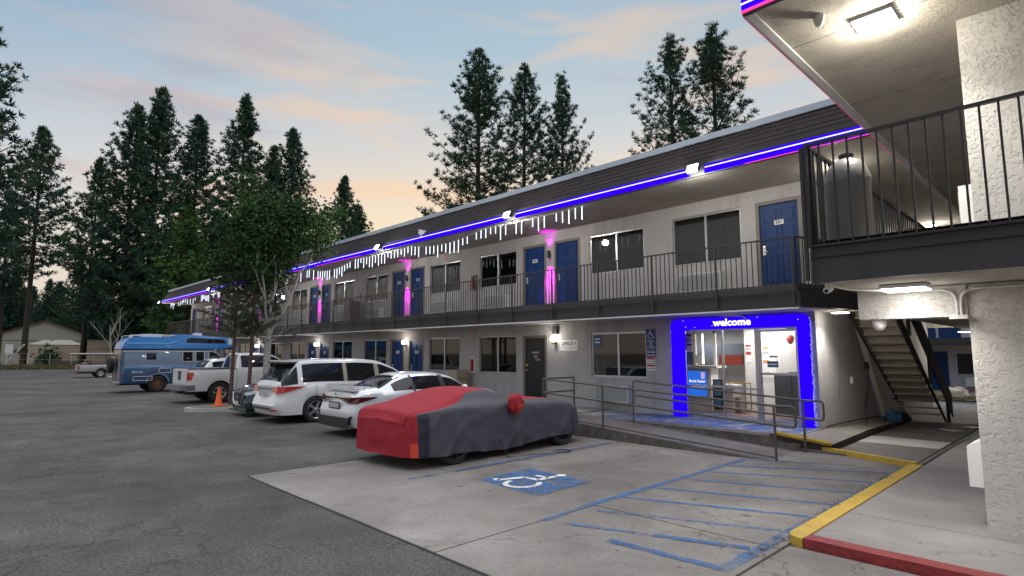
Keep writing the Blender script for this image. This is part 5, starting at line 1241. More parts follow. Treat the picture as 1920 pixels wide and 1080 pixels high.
# --- 4: dark teal car, nose towards the lot
def teal_car():
    paint = mat('dark_teal_paint', (.012,.032,.042), .22, metal=.3, coat=.8)
    t = thing('dark_sedan', 'dark teal sedan parked nose out behind the white minivan', 'car', (-18.62, 11.02, 0), R(180))
    top = [(0,.98),(.3,1.06),(.6,1.10),(1.2,1.34),(1.8,1.44),(2.4,1.42),(3.2,1.08),(3.4,1.02),(4.1,.94),(4.4,.82),(4.55,.64)]
    belt = [(0,.9),(1.2,.97),(3.2,.93),(4.0,.82),(4.4,.70),(4.55,.58)]
    hw = [(0,.72),(.2,.86),(.6,.9),(3.7,.9),(4.15,.85),(4.42,.72),(4.55,.56)]; rw = [(0,.6),(.6,.7),(1.3,.58),(2.3,.57),(3.3,.74),(4.2,.68),(4.55,.44)]
    sh = lambda y, z: .08*max(0, 1-abs(z-.4)/.3)*max(0, (y-4.1)/.45)
    lf = Loft(4.55, top, belt, hw, rw, .17, .2, (.95, 3.65), .345, .32, .05, sh, gaps=(2.4, 3.3))
    build_body(lf, t, paint, [('side_window', .95, 1.7), ('side_window', 1.76, 3.0)], (2.5, 3.22, 1), (.66, 1.3, 1))
    wheels4(t, .9, (.95, 3.65), .32, .22, M['rim'], 5)
    mirror_pair(t, .88, 2.9, 1.0, paint)
    Y = 4.55
    g = MB(); poly_y(g, [(-.40,.70),(.40,.70),(.26,.34),(-.26,.34)], -(-Y-.075), .02, M['ink']); g.build('grille', t)
    g = MB()
    for sg in (1, -1): g.tube([(sg*.45,Y+.07,.72),(sg*.40,Y+.085,.55),(sg*.29,Y+.09,.36)], .022, M['chrome'], 8)
    g.tube([(-.29,Y+.09,.36),(0,Y+.1,.33),(.29,Y+.09,.36)], .016, M['chrome'], 8); g.build('grille_trim', t, smooth=50)
    g = MB(); g.lathe([(.05,0),(.04,.006),(0,.006)], M['chrome'], 16, Matrix.Translation((0,Y+.105,.56)) @ Matrix.Rotation(R(-90), 4, 'X')); g.build('badge', t)
    for sg in (1, -1):
        g = MB()
        for q in ([(.44,Y+.05,.72),(.68,Y-.06,.76),(.68,Y-.05,.66),(.47,Y+.065,.65)], [(.68,Y-.06,.76),(.85,Y-.36,.80),(.86,Y-.30,.72),(.68,Y-.05,.66)]): g.face([(sg*p[0],p[1],p[2]) for p in q], M['clearlens'])
        g.build('headlight', t)
        g = MB(); g.face([(sg*.48,Y+.075,.42),(sg*.74,Y-.03,.44),(sg*.72,Y-.02,.30),(sg*.46,Y+.075,.28)], M['ink']); g.build('fog_vent', t)
    g = MB(); poly_y(g, [(-.16,.36),(.16,.36),(.16,.46),(-.16,.46)], Y+.125, .01, plate_m); g.build('licence_plate', t)
    g = MB(); g.box(-.72,.72,Y-.12,Y+.09,.15,.19, paint); g.build('front_lip', t)
teal_car()

# --- pickups
def pickup(label, loc, rz, paint, L, H, hwid, rw_, r, cab0, cab1, railz, rust=None, name='pickup_truck', crew=True, arch=.46, wheel_y=None):
    t = thing(name, label, 'pickup truck', loc, rz)
    b = railz
    top = [(0,b),(.05,b),(cab0-.02,b),(cab0+.10,H-.06),(cab0+.25,H-.01),(cab0+.8,H),(cab1-.55,H-.03),(cab1-.35,H-.10),(cab1+.45,b+.06),(cab1+.6,b+.03),(L-.35,b-.05),(L-.08,b-.13),(L,b-.3)]
    belt = [(0,b-.03),(cab0,b-.03),(cab1+.4,b-.02),(L-.3,b-.11),(L,b-.36)]
    hw = [(0,hwid-.04),(.15,hwid),(L-.6,hwid),(L-.2,hwid-.12),(L,hwid-.3)]; rw = [(0,hwid-.04),(cab0-.05,hwid-.02),(cab0+.1,rw_),(cab1-.5,rw_),(cab1+.5,hwid-.12),(L,hwid-.35)]
    lf = Loft(L, top, belt, hw, rw, .34, .46, (wheel_y or 1.62*L/5.7, L-.98), arch, r, .05, None, gaps=(cab0-.03, cab0+.98 if crew else cab1-.2, cab1+.28), extra=(cab0+.05,))
    build_body(lf, t, paint, ([('side_window', cab0+.16, cab0+1.02), ('side_window', cab0+1.10, cab1+.35)] if crew else [('side_window', cab0+.25, cab1+.25)]), (cab1-.42, cab1+.42, 1), (cab0+.0, cab0+.11, 2), dark=[(.04, cab0-.06, 14, 19)] + ([(cab0+1.02, cab0+1.10, 9, 13)] if crew else []))
    g = MB()
    g.box(-hwid+.05, hwid-.05, .05, cab0-.06, b+.004, b+.016, M['black']); g.build('bed_dark_sheet', t)  # black sheet closes the open bed, put in for its dark inside
    return t, lf
def titan():
    paint = carwhite; H = 1.93; L = 5.4
    t, lf = pickup('white crew cab pickup with grey rear bumper beside the kerbed island', (-25.10, 6.42, 0), 0, paint, L, H, 1.0, .74, .39, 1.80, 3.65, 1.31, wheel_y=1.16)
    wheels4(t, 1.0, (1.16, L-.98), .39, .27, M['rim'], 6, .62)
    g = MB()
    gb = mat('grey_bumper', (.16,.17,.18), .4)
    g.prism([(-1.0,-.02),(-.92,-.2),(-.3,-.24),(.3,-.24),(.92,-.2),(1.0,-.02),(1.0,.28),(.96,.28),(.96,-.0),(-.96,-.0),(-.96,.28),(-1.0,.28)], .50, .70, gb); g.box(-.5,.5,-.2,.0,.40,.50, M['black']); g.build('rear_bumper', t)
    for sg in (1, -1):
        g = MB(); g.face([(sg*.84,-.012,1.18),(sg*.965,-.012,1.19),(sg*.965,-.012,.84),(sg*.88,-.012,.82)], M['redlens']); g.face([(sg*.965,-.012,1.19),(sg*1.006,.22,1.17),(sg*1.006,.13,.88),(sg*.965,-.012,.84)], M['redlens']); g.face([(sg*.968,-.013,.88),(sg*1.008,.15,.90),(sg*1.007,.13,.85),(sg*.966,-.013,.83)], M['clearlens']); g.build('taillight', t)
    g = MB(); poly_y(g, [(-.93,.74),(.93,.74),(.93,1.27),(-.93,1.27)], -.004, .02, paint); tg = g.build('tailgate', t)
    g = MB(); poly_y(g, [(-.17,.88),(.17,.88),(.2,1.22),(-.2,1.22)], -.025, .008, M['ink']); poly_y(g, [(-.09,1.05),(.09,1.05),(.09,1.1),(-.09,1.1)], -.034, .012, M['chrome']); g.build('handle', tg)
    for sg in (1, -1):
        for y in (2.2, 3.15):
            g = MB(); g.tube([(sg*.995,y,1.18),(sg*1.03,y+.03,1.18),(sg*1.03,y+.17,1.18),(sg*.995,y+.2,1.18)], .02, M['chrome'], 6); g.build('door_handle', t)
    mirror_pair(t, 1.0, 3.75, 1.35, M['black'], 1.5)
titan()
def old_pickup():
    paint = mat('dull_silver_paint', (.40,.40,.41), .35, metal=.3, coat=.3)
    t, lf = pickup('old silver pickup with a ladder rack at the far end of the lot', (-56.3, 7.1, 0), 0, paint, 5.2, 1.72, .88, .66, .34, 2.35, 3.65, 1.04, crew=False, arch=.40)
    wheels4(t, .88, (1.45, 4.2), .34, .22, M['steel'], 8, .6)
    g = MB(); g.box(-.85,.85,-.12,-.0,.46,.62, M['chrome']); g.build('rear_bumper', t)
    for sg in (1, -1):
        g = MB(); g.box(sg*.86-.03, sg*.86+.03, -.02, .06, .68, .92, M['redlens']); g.build('taillight', t)
    g = MB()
    for sg in (1, -1):
        g.tube([(sg*.8,-.3,1.80),(sg*.8,4.4,1.80)], .045, M['black'], 6)
        for y in (.1, 2.0, 4.0): g.tube([(sg*.8,y,1.0),(sg*.8,y,1.8)], .03, M['black'], 6)
    for y in (.1, 2.0, 4.0): g.tube([(-.8,y,1.8),(.8,y,1.8)], .03, M['black'], 6)
    g.build('ladder_rack', t)
    t2 = thing('ladder', 'white ladder lying on the rack of the old silver pickup', 'ladder', (-56.3, 7.1, 1.88)); g = MB()
    for sg in (1, -1): g.box(sg*.2-.025, sg*.2+.025, -.5, 4.3, -.03, .04, M['white'])
    for i in range(14): g.box(-.2,.2,-.3+i*.33,-.27+i*.33,-.01,.02, M['white'])
    g.build('rails', t2); g = MB(); random.seed(2)
    for i in range(5): blob(g, (-.5+i*.25, .5+.3*(i % 2), 1.08), (.16,.2,.1), M['dark_room'] if i % 2 else M['trim'], i, 8, 6, .3)
    g.build('load', t)
old_pickup()
def crossover():
    paint = carsilver
    t = thing('crossover', 'pale crossover with black roof rails half hidden behind the white pickup', 'car', (-28.15, 7.75, 0), 0)
    top = [(0,1.05),(.05,1.12),(.35,1.52),(.5,1.62),(1.2,1.70),(2.2,1.70),(2.8,1.58),(3.4,1.16),(3.6,1.08),(4.2,.98),(4.45,.8),(4.6,.62)]; belt = [(0,.98),(1,1.05),(3.3,1.0),(4.2,.86),(4.6,.58)]
    hw = [(0,.78),(.2,.9),(.7,.94),(3.8,.94),(4.3,.84),(4.6,.6)]; rw = [(0,.72),(.5,.70),(1.5,.66),(2.7,.65),(3.5,.78),(4.3,.7),(4.6,.45)]
    lf = Loft(4.6, top, belt, hw, rw, .22, .28, (.95, 3.65), .39, .36, .06, None, gaps=(1.5, 2.45, 3.4))
    build_body(lf, t, paint, [('side_window', .5, 1.35), ('side_window', 1.45, 2.3), ('side_window', 2.4, 3.3)], (2.75, 3.4, 1), (.08, .40, 1))
    wheels4(t, .94, (.95, 3.65), .36, .24, M['rim'], 5)
    for sg in (1, -1):
        g = MB(); g.tube(bezier([(sg*.60,.75,1.66),(sg*.62,.95,1.75),(sg*.62,1.6,1.77),(sg*.61,2.3,1.75),(sg*.6,2.5,1.66)], 6), .022, M['black'], 6); g.build('roof_rail', t, smooth=60)
        g = MB(); skin(g, patch(lf, .02, .30, 6.0, 8.2, .01, 8), .012, M['redlens'], sg); g.build('taillight', t)
    mirror_pair(t, .92, 3.05, 1.12, paint)
crossover()

# --- blue camper van
def camper():
    b1 = mat('camper_navy', (.018,.07,.16), .32, coat=.4, var=.05); b2 = mat('camper_grey_blue', (.17,.23,.33), .35, coat=.3, var=.06); b3 = mat('camper_bright_blue', (.025,.17,.46), .32, coat=.4)
    t = thing('camper_van', 'blue camper van with tall fibreglass roof and rear mounted spare wheel', 'camper van', (-33.75, 5.85, 0), 0)
    L = 5.6; HW = 1.02
    top = [(0,2.08),(.3,2.10),(4.0,2.10),(4.25,1.98),(4.85,1.36),(5.0,1.28),(5.45,1.16),(5.55,1.0),(5.6,.8)]; belt = [(0,1.28),(4.6,1.26),(5.4,1.05),(5.6,.75)]
    hw = [(0,HW-.07),(.12,HW),(4.9,HW),(5.4,HW-.1),(5.6,HW-.25)]; rw = [(0,.90),(.2,.92),(4.1,.90),(4.9,.86),(5.6,.66)]
    lf = Loft(L, top, belt, hw, rw, .38, .46, (1.55, 4.75), .46, .40, .05, None, gaps=(3.0, 3.55, 4.65))
    build_body(lf, t, b2, [('side_window', 2.62, 3.05), ('side_window', 3.2, 3.6), ('side_window', 3.85, 4.55)], (4.3, 4.85, 1), None, side_lo=2, side_hi=5)
    # navy lower band and bright stripe as skins
    for sg in (1, -1):
        g = MB(); skin(g, patch(lf, .02, 1.05, 2.05, 7.0, .006, 10), .006, b1, sg); skin(g, patch(lf, 2.05, 4.25, 2.05, 7.0, .006, 12), .006, b1, sg); skin(g, patch(lf, 1.05, 2.05, lambda y: 3.6, lambda y: 7.0, .006, 16), .006, b1, sg); g.build('lower_band', t, smooth=60)
        g = MB(); skin(g, patch(lf, .02, 4.6, 6.95, 7.6, .009, 20), .009, b3, sg); g.build('stripe', t, smooth=60)
        g = MB(); skin(g, patch(lf, .02, 4.2, 13.2, 13.7, .012, 20), .02, M['whitetrim'], sg); g.build('drip_rail', t, smooth=60)
        for (y0, y1, j0, j1, nm) in ((1.02,1.42,10.6,12.6,'small_window'),):
            g = MB(); skin(g, patch(lf, y0, y1, j0, j1, .015, 3), .014, M['carglass'], sg); g.build(nm, t)
        for (y0, y1, z0, z1) in ((.48,1.30,.58,.80), (1.55,2.1,.93,1.18)):
            g = MB(); m = M['whitetrim']; x = HW+.012
            for q in ((y0,y1,z0,z0+.025),(y0,y1,z1-.025,z1),(y0,y0+.025,z0,z1),(y1-.025,y1,z0,z1)): g.box(min(sg*x,sg*(x+.012)), max(sg*x,sg*(x+.012)), q[0], q[1], q[2], q[3], m)
            g.build('hatch_frame', t)
        for (y0, y1) in ((2.60,3.07), (3.18,3.62), (3.83,4.57)):
            g = MB(); P = patch(lf, y0, y1, 9.85, 13.15, .02, 4); g.tube([(sg*(p.x+.012), p.y, p.z) for p in ([r[0] for r in P] + [r[-1] for r in P][::-1] + [P[0][0]])], .014, M['whitetrim'], 5); g.build('window_trim', t)
        text = text_mesh('Elbreal', .15, M['white'], 'lettering', t, (sg*(HW+.014), .42 if sg > 0 else .9, 1.0), (R(90), 0, R(90)*sg), .003, 'LEFT', .001, 1.1)
        text.data.materials[0] = M['white']
    # high top
    prof = [(-.02,2.12),(.05,2.40),(.22,2.62),(.5,2.70),(1.9,2.70),(2.1,2.76),(2.35,2.84),(2.7,2.86),(4.7,2.74),(5.05,2.62),(5.12,2.42),(5.0,2.26),(4.3,2.11)]
    g = MB(); hb = lambda z: .98-.16*max(0, (z-2.25)/.6)
    pr2 = [(y, z) for y, z in prof]
    n = len(pr2)
    lo = 2.11
    for sg in (1, -1):
        # side skin
        for i in range(n-1):
            (ya, za), (yb, zb) = pr2[i], pr2[i+1]
            K = 6
            for k in range(K):
                def pt(y, z, f): zz = lo+(z-lo)*f; return (sg*hb(zz), y, zz)
                q = [pt(ya,za,k/K), pt(yb,zb,k/K), pt(yb,zb,(k+1)/K), pt(ya,za,(k+1)/K)]
                g.face(q if sg < 0 else q[::-1], b3)
    for i in range(n-1):
        (ya, za), (yb, zb) = pr2[i], pr2[i+1]
        K = 8
        for k in range(K):
            f = lambda z, u: (hb(z)*(1-2*u), z+.03*(1-(1-2*u)**2)*(1 if z > 2.6 else 0))
            a0, a1, c0, c1 = f(za,k/K), f(za,(k+1)/K), f(zb,k/K), f(zb,(k+1)/K)
            g.face([(a0[0],ya,a0[1]),(a1[0],ya,a1[1]),(c1[0],yb,c1[1]),(c0[0],yb,c0[1])], b3)
    ht = g.build('high_top', t, smooth=40, weld=True)
    for sg in (1, -1):
        g = MB(); x = lambda z: sg*(hb(z)+.012)
        pts = [(2.75,2.62),(2.95,2.70),(4.45,2.64),(4.62,2.56),(4.62,2.42),(2.75,2.44)]
        g.face([(x(z),y,z) for y, z in (pts if sg < 0 else pts[::-1])], M['carglass']); g.build('roof_window', ht)
        g = MB(); pts = [(.15,2.36),(2.0,2.36),(2.35,2.50),(2.35,2.56),(1.95,2.43),(.15,2.43)]; g.face([(x(z)+sg*.003,y,z) for y, z in (pts if sg < 0 else pts[::-1])], mat('camper_sky_blue', (.09,.33,.68), .35)); g.build('roof_stripe', ht)
        g = MB(); pts = [(4.75,2.70),(5.06,2.6),(5.1,2.36),(4.75,2.36)]; g.face([(x(z)+sg*.003,y,z) for y, z in (pts if sg < 0 else pts[::-1])], mat('camper_pale', (.4,.52,.62), .4)); g.build('pale_panel', ht)
    g = MB(); g.prism([(-.35,.95),(.35,.95),(.35,1.75),(-.35,1.75)], 2.72, 2.86, M['white']); g.build('roof_air_conditioner', ht); g = MB(); g.prism([(-.2,3.3),(.2,3.3),(.2,3.65),(-.2,3.65)], 2.84, 2.97, M['white']); g.build('roof_vent', ht)
    g = MB(); 
    for sg in (1, -1): g.tube(bezier([(sg*.8,.25,2.62),(sg*.82,.4,2.78),(sg*.82,2.0,2.80),(sg*.8,2.2,2.78)], 5), .018, M['steel'], 6)
    g.tube([(-.82,.5,2.79),(.82,.5,2.79)], .016, M['steel'], 6); g.build('roof_rack', ht)
    g = MB(); g.box(-.9,.9,4.75,5.3,2.20,2.25, mat('camper_visor', (.12,.3,.5), .4)); g.build('visor', t)
    g = MB(); wheel(t, 0, 0, .37, .22, 1, M['black'], 5); sp = [c for c in t.children if c.name.startswith('wheel')][-1]; sp.name = 'spare_wheel'; sp.location = (-.45, -.20, 1.30); sp.rotation_euler = (0, 0, R(-90)); sp.data.transform(Matrix.Translation((0, 0, -.37))); [ch.data.transform(Matrix.Translation((0, 0, -.37))) for ch in sp.children]
    wheels4(t, HW, (1.55, 4.75), .40, .27, mat('rusty_rim', (.22,.10,.05), .6, metal=.4, var=.4, vscale=9), 8, .55)
    g = MB(); g.box(-1.0,1.0,-.16,-.005,.36,.50, M['chrome']); g.build('rear_bumper', t)
    g = MB(); 
    for x in (.55,.85): g.tube([(x,-.05,.6),(x,-.06,2.1),(x,.12,2.5),(x,.4,2.75)], .016, M['steel'], 6)
    for z in (.8,1.1,1.4,1.7,2.0): g.tube([(.55,-.055,z),(.85,-.055,z)], .014, M['steel'], 6)
    g.build('ladder', t)
    for sg in (1, -1):
        g = MB(); poly_y(g, [(sg*.88-.06,.70),(sg*.88+.06,.70),(sg*.88+.06,1.0),(sg*.88-.06,1.0)], -.004, .02, M['redlens']); g.build('taillight', t)
        g = MB(); poly_y(g, [(sg*.45-.32,1.35),(sg*.45+.32,1.35),(sg*.42+.28,1.9),(sg*.42-.28,1.9)], -.006, .01, M['carglass']); g.build('rear_window', t)
        g = MB(); skin(g, patch(lf, .01, .10, 2.05, 13.0, .008, 3), .008, b1, sg); g.build('corner_panel', t, smooth=60)
    g = MB(); poly_y(g, [(-.94,.52),(.94,.52),(.92,1.3),(.89,2.06),(-.89,2.06),(-.92,1.3)], -.001, .004, b1); g.build('rear_panel', t)
    for sg in (1, -1):
        g = MB(); g.box(min(sg*.03,sg*.86), max(sg*.03,sg*.86), -.012, -.0055, .56, 1.28, b1); g.build('rear_door', t)
camper()

# ------------------------------------------------------------------ kerbed island, cone
g = MB()
isl = [(-21.85,7.3), (-21.55,6.1), (-21.35,5.72), (-21.05,5.56), (-20.72,5.72), (-20.3,6.25), (-19.75,7.2), (-19.75,11.9), (-21.85,11.9)]
g.prism(isl, -.03, .13, M['concrete2']); structure('island_kerb', g)
cx = sum(p[0] for p in isl)/9; 
def shrink(p, d):
    v = Vector((-20.85, max(6.4, min(11, p[1])))) - Vector(p); return tuple(Vector(p)+v.normalized()*d)
g = MB(); g.prism([shrink(p, .16) for p in isl], .10, .137, M['dirt']); structure('island_soil', g)
t = thing('traffic_cone', 'orange traffic cone on the kerbed island beside the white pickup', 'cone', (-21.05, 6.6, .138)); oc = mat('cone_orange', (.85,.13,.02), .45)
g = MB(); g.prism([(-.17,-.17),(.17,-.17),(.17,.17),(-.17,.17)], 0, .03, oc); g.build('base', t); g = MB(); g.lathe([(.125,.03), (.115,.05), (.035,.62), (.02,.63), (.02,.6)], oc, 20); g.build('cone', t, smooth=40)

# ------------------------------------------------------------------ trees
bark = mat('pine_bark', (.045,.032,.024), .9, var=.35, vscale=3, bump=.6, bscale=6, stretch=(3,3,.6))
def needle(name, c): 
    m = mat(name, c, .9, var=.35, vscale=.5, spec=.06); return m
NA = [needle('needles_dark', (.038,.088,.062)), needle('needles_mid', (.056,.116,.072)), needle('needles_olive', (.075,.115,.060))]
NB = [needle('needles_green', (.07,.15,.05)), needle('needles_fresh', (.12,.22,.06)), needle('needles_deep_green', (.04,.085,.04))]  # three greens, dealt out at random per branch
def pine(seed, H, base, W, tuft, dens, mats, blade=.11, up=1.0, pw=.75, r0=None, spacing=.55, nb=9):
    rnd = random.Random(seed); tr = MB(); cr = MB(); r0 = r0 or H*.0125
    lean = [Vector((rnd.uniform(-.3,.3), rnd.uniform(-.3,.3), 0)) for _ in range(2)]
    path = lambda z: lean[0]*math.sin(z/H*2.2)+lean[1]*(z/H)**2
    zz = [H*i/12 for i in range(13)]; tr.tube([path(z)+Vector((0,0,z)) for z in zz], [r0*(1-z/H)**.8+.02 for z in zz], bark, 8)
    z = H*base; k = 0
    while z < H*.985:
        u = (z-H*base)/(H*(1-base)); prof = (1-u)**pw*min(1, .5+u*2.6)+.03
        nbr = rnd.choice((3,4,5,5)) if u < .9 else 4
        a0 = rnd.random()*6.28
        for b in range(nbr):
            if rnd.random() > .9*dens: continue
            a = a0+6.28*b/nbr+rnd.uniform(-.4,.4); ln = W*prof*rnd.choice((rnd.uniform(.55,.9), rnd.uniform(.8,1.2)))
            el = R(rnd.uniform(-14,6)+58*u**1.3*up); d = Vector((math.cos(a)*math.cos(el), math.sin(a)*math.cos(el), math.sin(el)))
            p0 = path(z)+Vector((0,0,z)); mid = p0+d*ln*.55+Vector((0,0,-.04*ln)); tip = p0+d*ln+Vector((0,0,.16*ln))
            tr.tube([p0, mid, tip], [max(.018, ln*.014), max(.012, ln*.009), .008], bark, 4, cap=False)
            m = mats[0 if rnd.random() < .5 else (1 if rnd.random() < .75 else 2)]
            nt_ = max(2, int(ln*(.85 if u < .8 else .95)/(tuft*.62)))
            for i in range(nt_):
                f = .28+.72*(i+rnd.random()*.6)/nt_; 
                if f > 1.02: f = 1.0
                c = p0.lerp(mid, f/.55) if f < .55 else mid.lerp(tip, (f-.55)/.45)
                side = d.cross(Vector((0,0,1))).normalized()*rnd.uniform(-1,1)*ln*.22*(1.15-f)*(1.6 if f > .3 else .6)
                c = c+side+Vector((0,0,rnd.uniform(-.10,.2)))
                ax = (d*.8+side*.6+Vector((0,0,.75))).normalized(); s = tuft*rnd.uniform(.7,1.25)
                for q in range(nb):
                    v = (Vector((rnd.gauss(0,1), rnd.gauss(0,1), rnd.gauss(0,.8))).normalized()*.95+ax*.75).normalized()
                    w = v.cross(Vector((rnd.gauss(0,1), rnd.gauss(0,1), rnd.gauss(0,1)))).normalized()*blade*s
                    o = c-v*s*.12
                    cr.face([o-w*.5, o+v*s*.55-w, o+v*s, o+v*s*.55+w], m)
        z += spacing*rnd.uniform(.7,1.25)*(1 if u < .7 else .75); k += 1
    return tr.mesh('trunk', 60), cr.mesh('crown')
def place_tree(meshes, name, label, loc, s=1.0, sz=None, rz=0, group=None, cat='pine tree'):
    t = thing(name, label, cat, loc, rz, group); t.scale = (s, s, sz or s)
    for n_, me in zip(('trunk', 'crown'), meshes):
        o = bpy.data.objects.new(n_, me); COL.objects.link(o); o.parent = t
    return t
near = [pine(s, 27, .12, 8.0, .46, 1.0, NA, .06, 1.0, .80, spacing=.52, nb=21) for s in (1, 2, 3)]
near2 = [pine(s, 27, .2, 6.6, .44, .95, NA, .06, 1.35, .62, spacing=.56, nb=19) for s in (14, 15)]
far = [pine(s, 38, b, w,   .80, 1.0, NA, .085, 1.0, p, spacing=.54, nb=15) for s, b, w, p in ((4,.16,9.6,.85), (5,.12,10.0,.72), (6,.22,9.2,.9), (7,.1,9.0,.72), (8,.38,8.6,.85))]
fresh = pine(9, 20, .03, 6.0, .7, 1.0, NB, .13, .9, .8, spacing=.55, nb=9)
P_ = place_tree
P_(near[0], 'pine_tree', 'broad tall dark pine behind the roof, leftmost of the three over the icicle lights', (-34.5,29.7,0), 1.0, 1.005, .3)
P_(near[1], 'pine_tree', 'middle dark pine of the three standing behind the roof', (-34.6,35.2,0), .98, 1.03, 2)
P_(near[2], 'pine_tree', 'narrow dark pine, rightmost of the three behind the roof', (-34.3,39.7,0), .78, 1.05, 4)
P_(near2[0], 'pine_tree', 'open crowned pine behind the roof right of centre, shorter of the joined pair', (-22.3,39.7,0), .95, 1.0, 1)
P_(near2[1], 'pine_tree', 'open crowned pine with spreading right side behind the roof, taller of the joined pair', (-19.5,40.3,0), 1.08, .985, 0)
P_(far[4], 'pine_tree', 'tall solitary pine with bare lower trunk in front of the pale shed', (-132,9,0), 1.05, 1.14, 1)
P_(far[2], 'pine_tree', 'dark pine cut by the left edge of the picture', (-72.6,-1.6,0), .95, 1.10, 2.2)
P_(far[4], 'pine_tree', 'smaller pine at the left edge behind the shed gable', (-143.6,6.1,0), .85, .84, 3)
P_(far[4], 'pine_tree', 'pale thin pine just right of the solitary tall one', (-113.6,14.8,0), .72, .90, 5)
P_(far[1], 'pine_tree', 'first tall pine of the dense stand left of the motel', (-108.7,18.6,0), 1.0, 1.12, .5)
P_(far[3], 'pine_tree', 'tallest pine of the dense stand left of the motel', (-111.1,22.6,0), 1.1, 1.25, 1.9)
P_(far[0], 'pine_tree', 'round topped pine on the right of the dense stand', (-96.3,24.7,0), 1.0, 1.03, 2.8)
P_(far[2], 'pine_tree', 'tall pine rising above the leafy white trunked tree', (-85.6,28.5,0), 1.0, 1.05, 3.6)
P_(far[3], 'pine_tree', 'short pine top between the two taller ones above the far eave', (-88.3,33.8,0), .8, .90, 4.4)
P_(far[1], 'pine_tree', 'slender pine right of the leafy tree over the far eave', (-81.3,33.7,0), .78, .91, 5.2)
P_(far[0], 'pine_tree', 'small distant pine standing alone over the roof line, left of two', (-71.9,37.6,0), .62, .70, .2)
P_(far[3], 'pine_tree', 'small dense pine standing over the roof line, right of two', (-75.5,41.5,0), .72, .62, 1.1)
P_(fresh, 'conifer', 'bright green bushy conifer in front of the dark pine stand', (-80.5,20.6,0), 1.3, 1.03, 1, cat='conifer')
rnd = random.Random(31)
spots = []
for i in range(84):
    dep = rnd.uniform(95, 165); px = rnd.uniform(-120, 620) if i > 8 else rnd.uniform(360, 640)
    if px < 240: dep = rnd.uniform(172, 205)
    fx, fy = -.7177, .6964; rx, ry = .6964, .7177; k = dep*(px-960)/1075
    spots.append((dep*fx+rx*k, dep*fy+ry*k))
for (x, y) in spots:
    s = rnd.uniform(.45, .80); P_(far[rnd.randrange(4)], 'pine_tree', 'dark pine filling the depth of the wood behind the lot', (x, y, 0), s*1.15, s*rnd.uniform(.85,1.1), rnd.random()*6.28, 'pines deep in the wood')
# understorey
g = MB(); rnd = random.Random(17)
for i in range(5200):
    dep = rnd.uniform(108, 150); px = rnd.uniform(-150, 700); k = dep*(px-960)/1075
    if px < 240: dep += 68; k = dep*(px-960)/1075
    c = Vector((dep*-.7177+.6964*k, dep*.6964+.7177*k, abs(rnd.gauss(0, 3.2))))
    for q in range(5):
        v = Vector((rnd.gauss(0,1), rnd.gauss(0,1), rnd.gauss(0,1))).normalized(); w = v.orthogonal().normalized()*.42; s = rnd.uniform(.7,1.4); g.face([c-w*s*.5, c+v*s*.6-w*s, c+v*s*1.2, c+v*s*.6+w*s], NA[2] if q % 2 else NA[1])
tag(g.build('understorey'), kind='stuff')

# leafy tree with white trunk on the island
def leafy():
    rnd = random.Random(41); wb = mat('white_bark', (.42,.39,.36), .8, var=.3, vscale=7, stretch=(1,1,4), bump=.3)
    lm = [mat('leaf_dark', (.034,.080,.030), .85, spec=.08, var=.3), mat('leaf_mid', (.055,.112,.038), .85, spec=.08, var=.3), mat('leaf_light', (.065,.11,.040), .85, spec=.08, var=.2)]
    t = thing('leafy_tree', 'leafy tree with several white trunks growing in the kerbed island', 'tree', (-21.0, 8.1, .13)); tr = MB(); tips = []
    def limb(p, d, ln, r, lev):
        pts = [p]; n = 5
        for i in range(n):
            d = (d+Vector((rnd.gauss(0,.10), rnd.gauss(0,.10), .06))).normalized(); pts.append(pts[-1]+d*ln/n)
        tr.tube(pts, [r*(1-.5*i/n) for i in range(n+1)], wb if r > .012 else bark, 7 if r > .03 else 4, cap=False)
        if lev >= 2: tips.extend([pts[-1], pts[-2], pts[-3]])
        if lev < 4:
            for k in range(3 if lev < 3 else 2):
                a = pts[rnd.randrange(2, n+1)]; q = rnd.random()*6.28; s = Vector((math.cos(q), math.sin(q), rnd.uniform(.1,.9))).normalized()
                limb(a, (d*.75+s*.8).normalized(), ln*rnd.uniform(.55,.72), r*.52, lev+1)
    base = Vector((0,0,-.05)); fork = Vector((.02,.02,2.35)); tr.tube([base, base.lerp(fork,.5)+Vector((.03,0,0)), fork], [.15,.125,.115], wb, 10)
    rgt = Vector((.6964,.7177,0)); fw = Vector((-.7177,.6964,0))
    for (a, b, c, ln, r) in ((.40,.1,1.0,2.6,.07), (-.15,.2,1.0,2.7,.06), (.15,-.2,1.0,2.6,.055), (-.55,0,.95,2.3,.05), (.05,-.35,1.0,2.4,.05)):
        limb(fork, (rgt*a+fw*b+Vector((0,0,c))).normalized(), ln, r, 1)
    for (a, ln) in ((-.9,.8), (.8,.7), (-.6,.6)):
        limb(fork-Vector((0,0,.25)), (rgt*a+Vector((0,0,.5))).normalized(), ln, .028, 3)
    tr.build('trunk', t, smooth=60); cr = MB()
    ctr = Vector((.55,.5,5.7))
    for p in tips:
        k = 62 if p.z > 3.6 else 26
        if p.z < 3.0 and rnd.random() < .5: continue
        m = lm[rnd.choice((0,0,1,1,2))]
        for i in range(k):
            c = p+Vector((rnd.gauss(0,.27), rnd.gauss(0,.27), rnd.gauss(0,.24))); v = Vector((rnd.gauss(0,1), rnd.gauss(0,1), rnd.gauss(0,.6)-.2)).normalized(); w = v.orthogonal().normalized(); w.rotate(Matrix.Rotation(rnd.random()*6.28, 3, v)); s = rnd.uniform(.06,.105)
            cr.face([c, c+v*s*.6+w*s*.55, c+v*s*1.4, c+v*s*.6-w*s*.55], m if rnd.random() < .7 else lm[rnd.randrange(3)])
    cr.build('crown', t); return len(cr.f)
leafy()
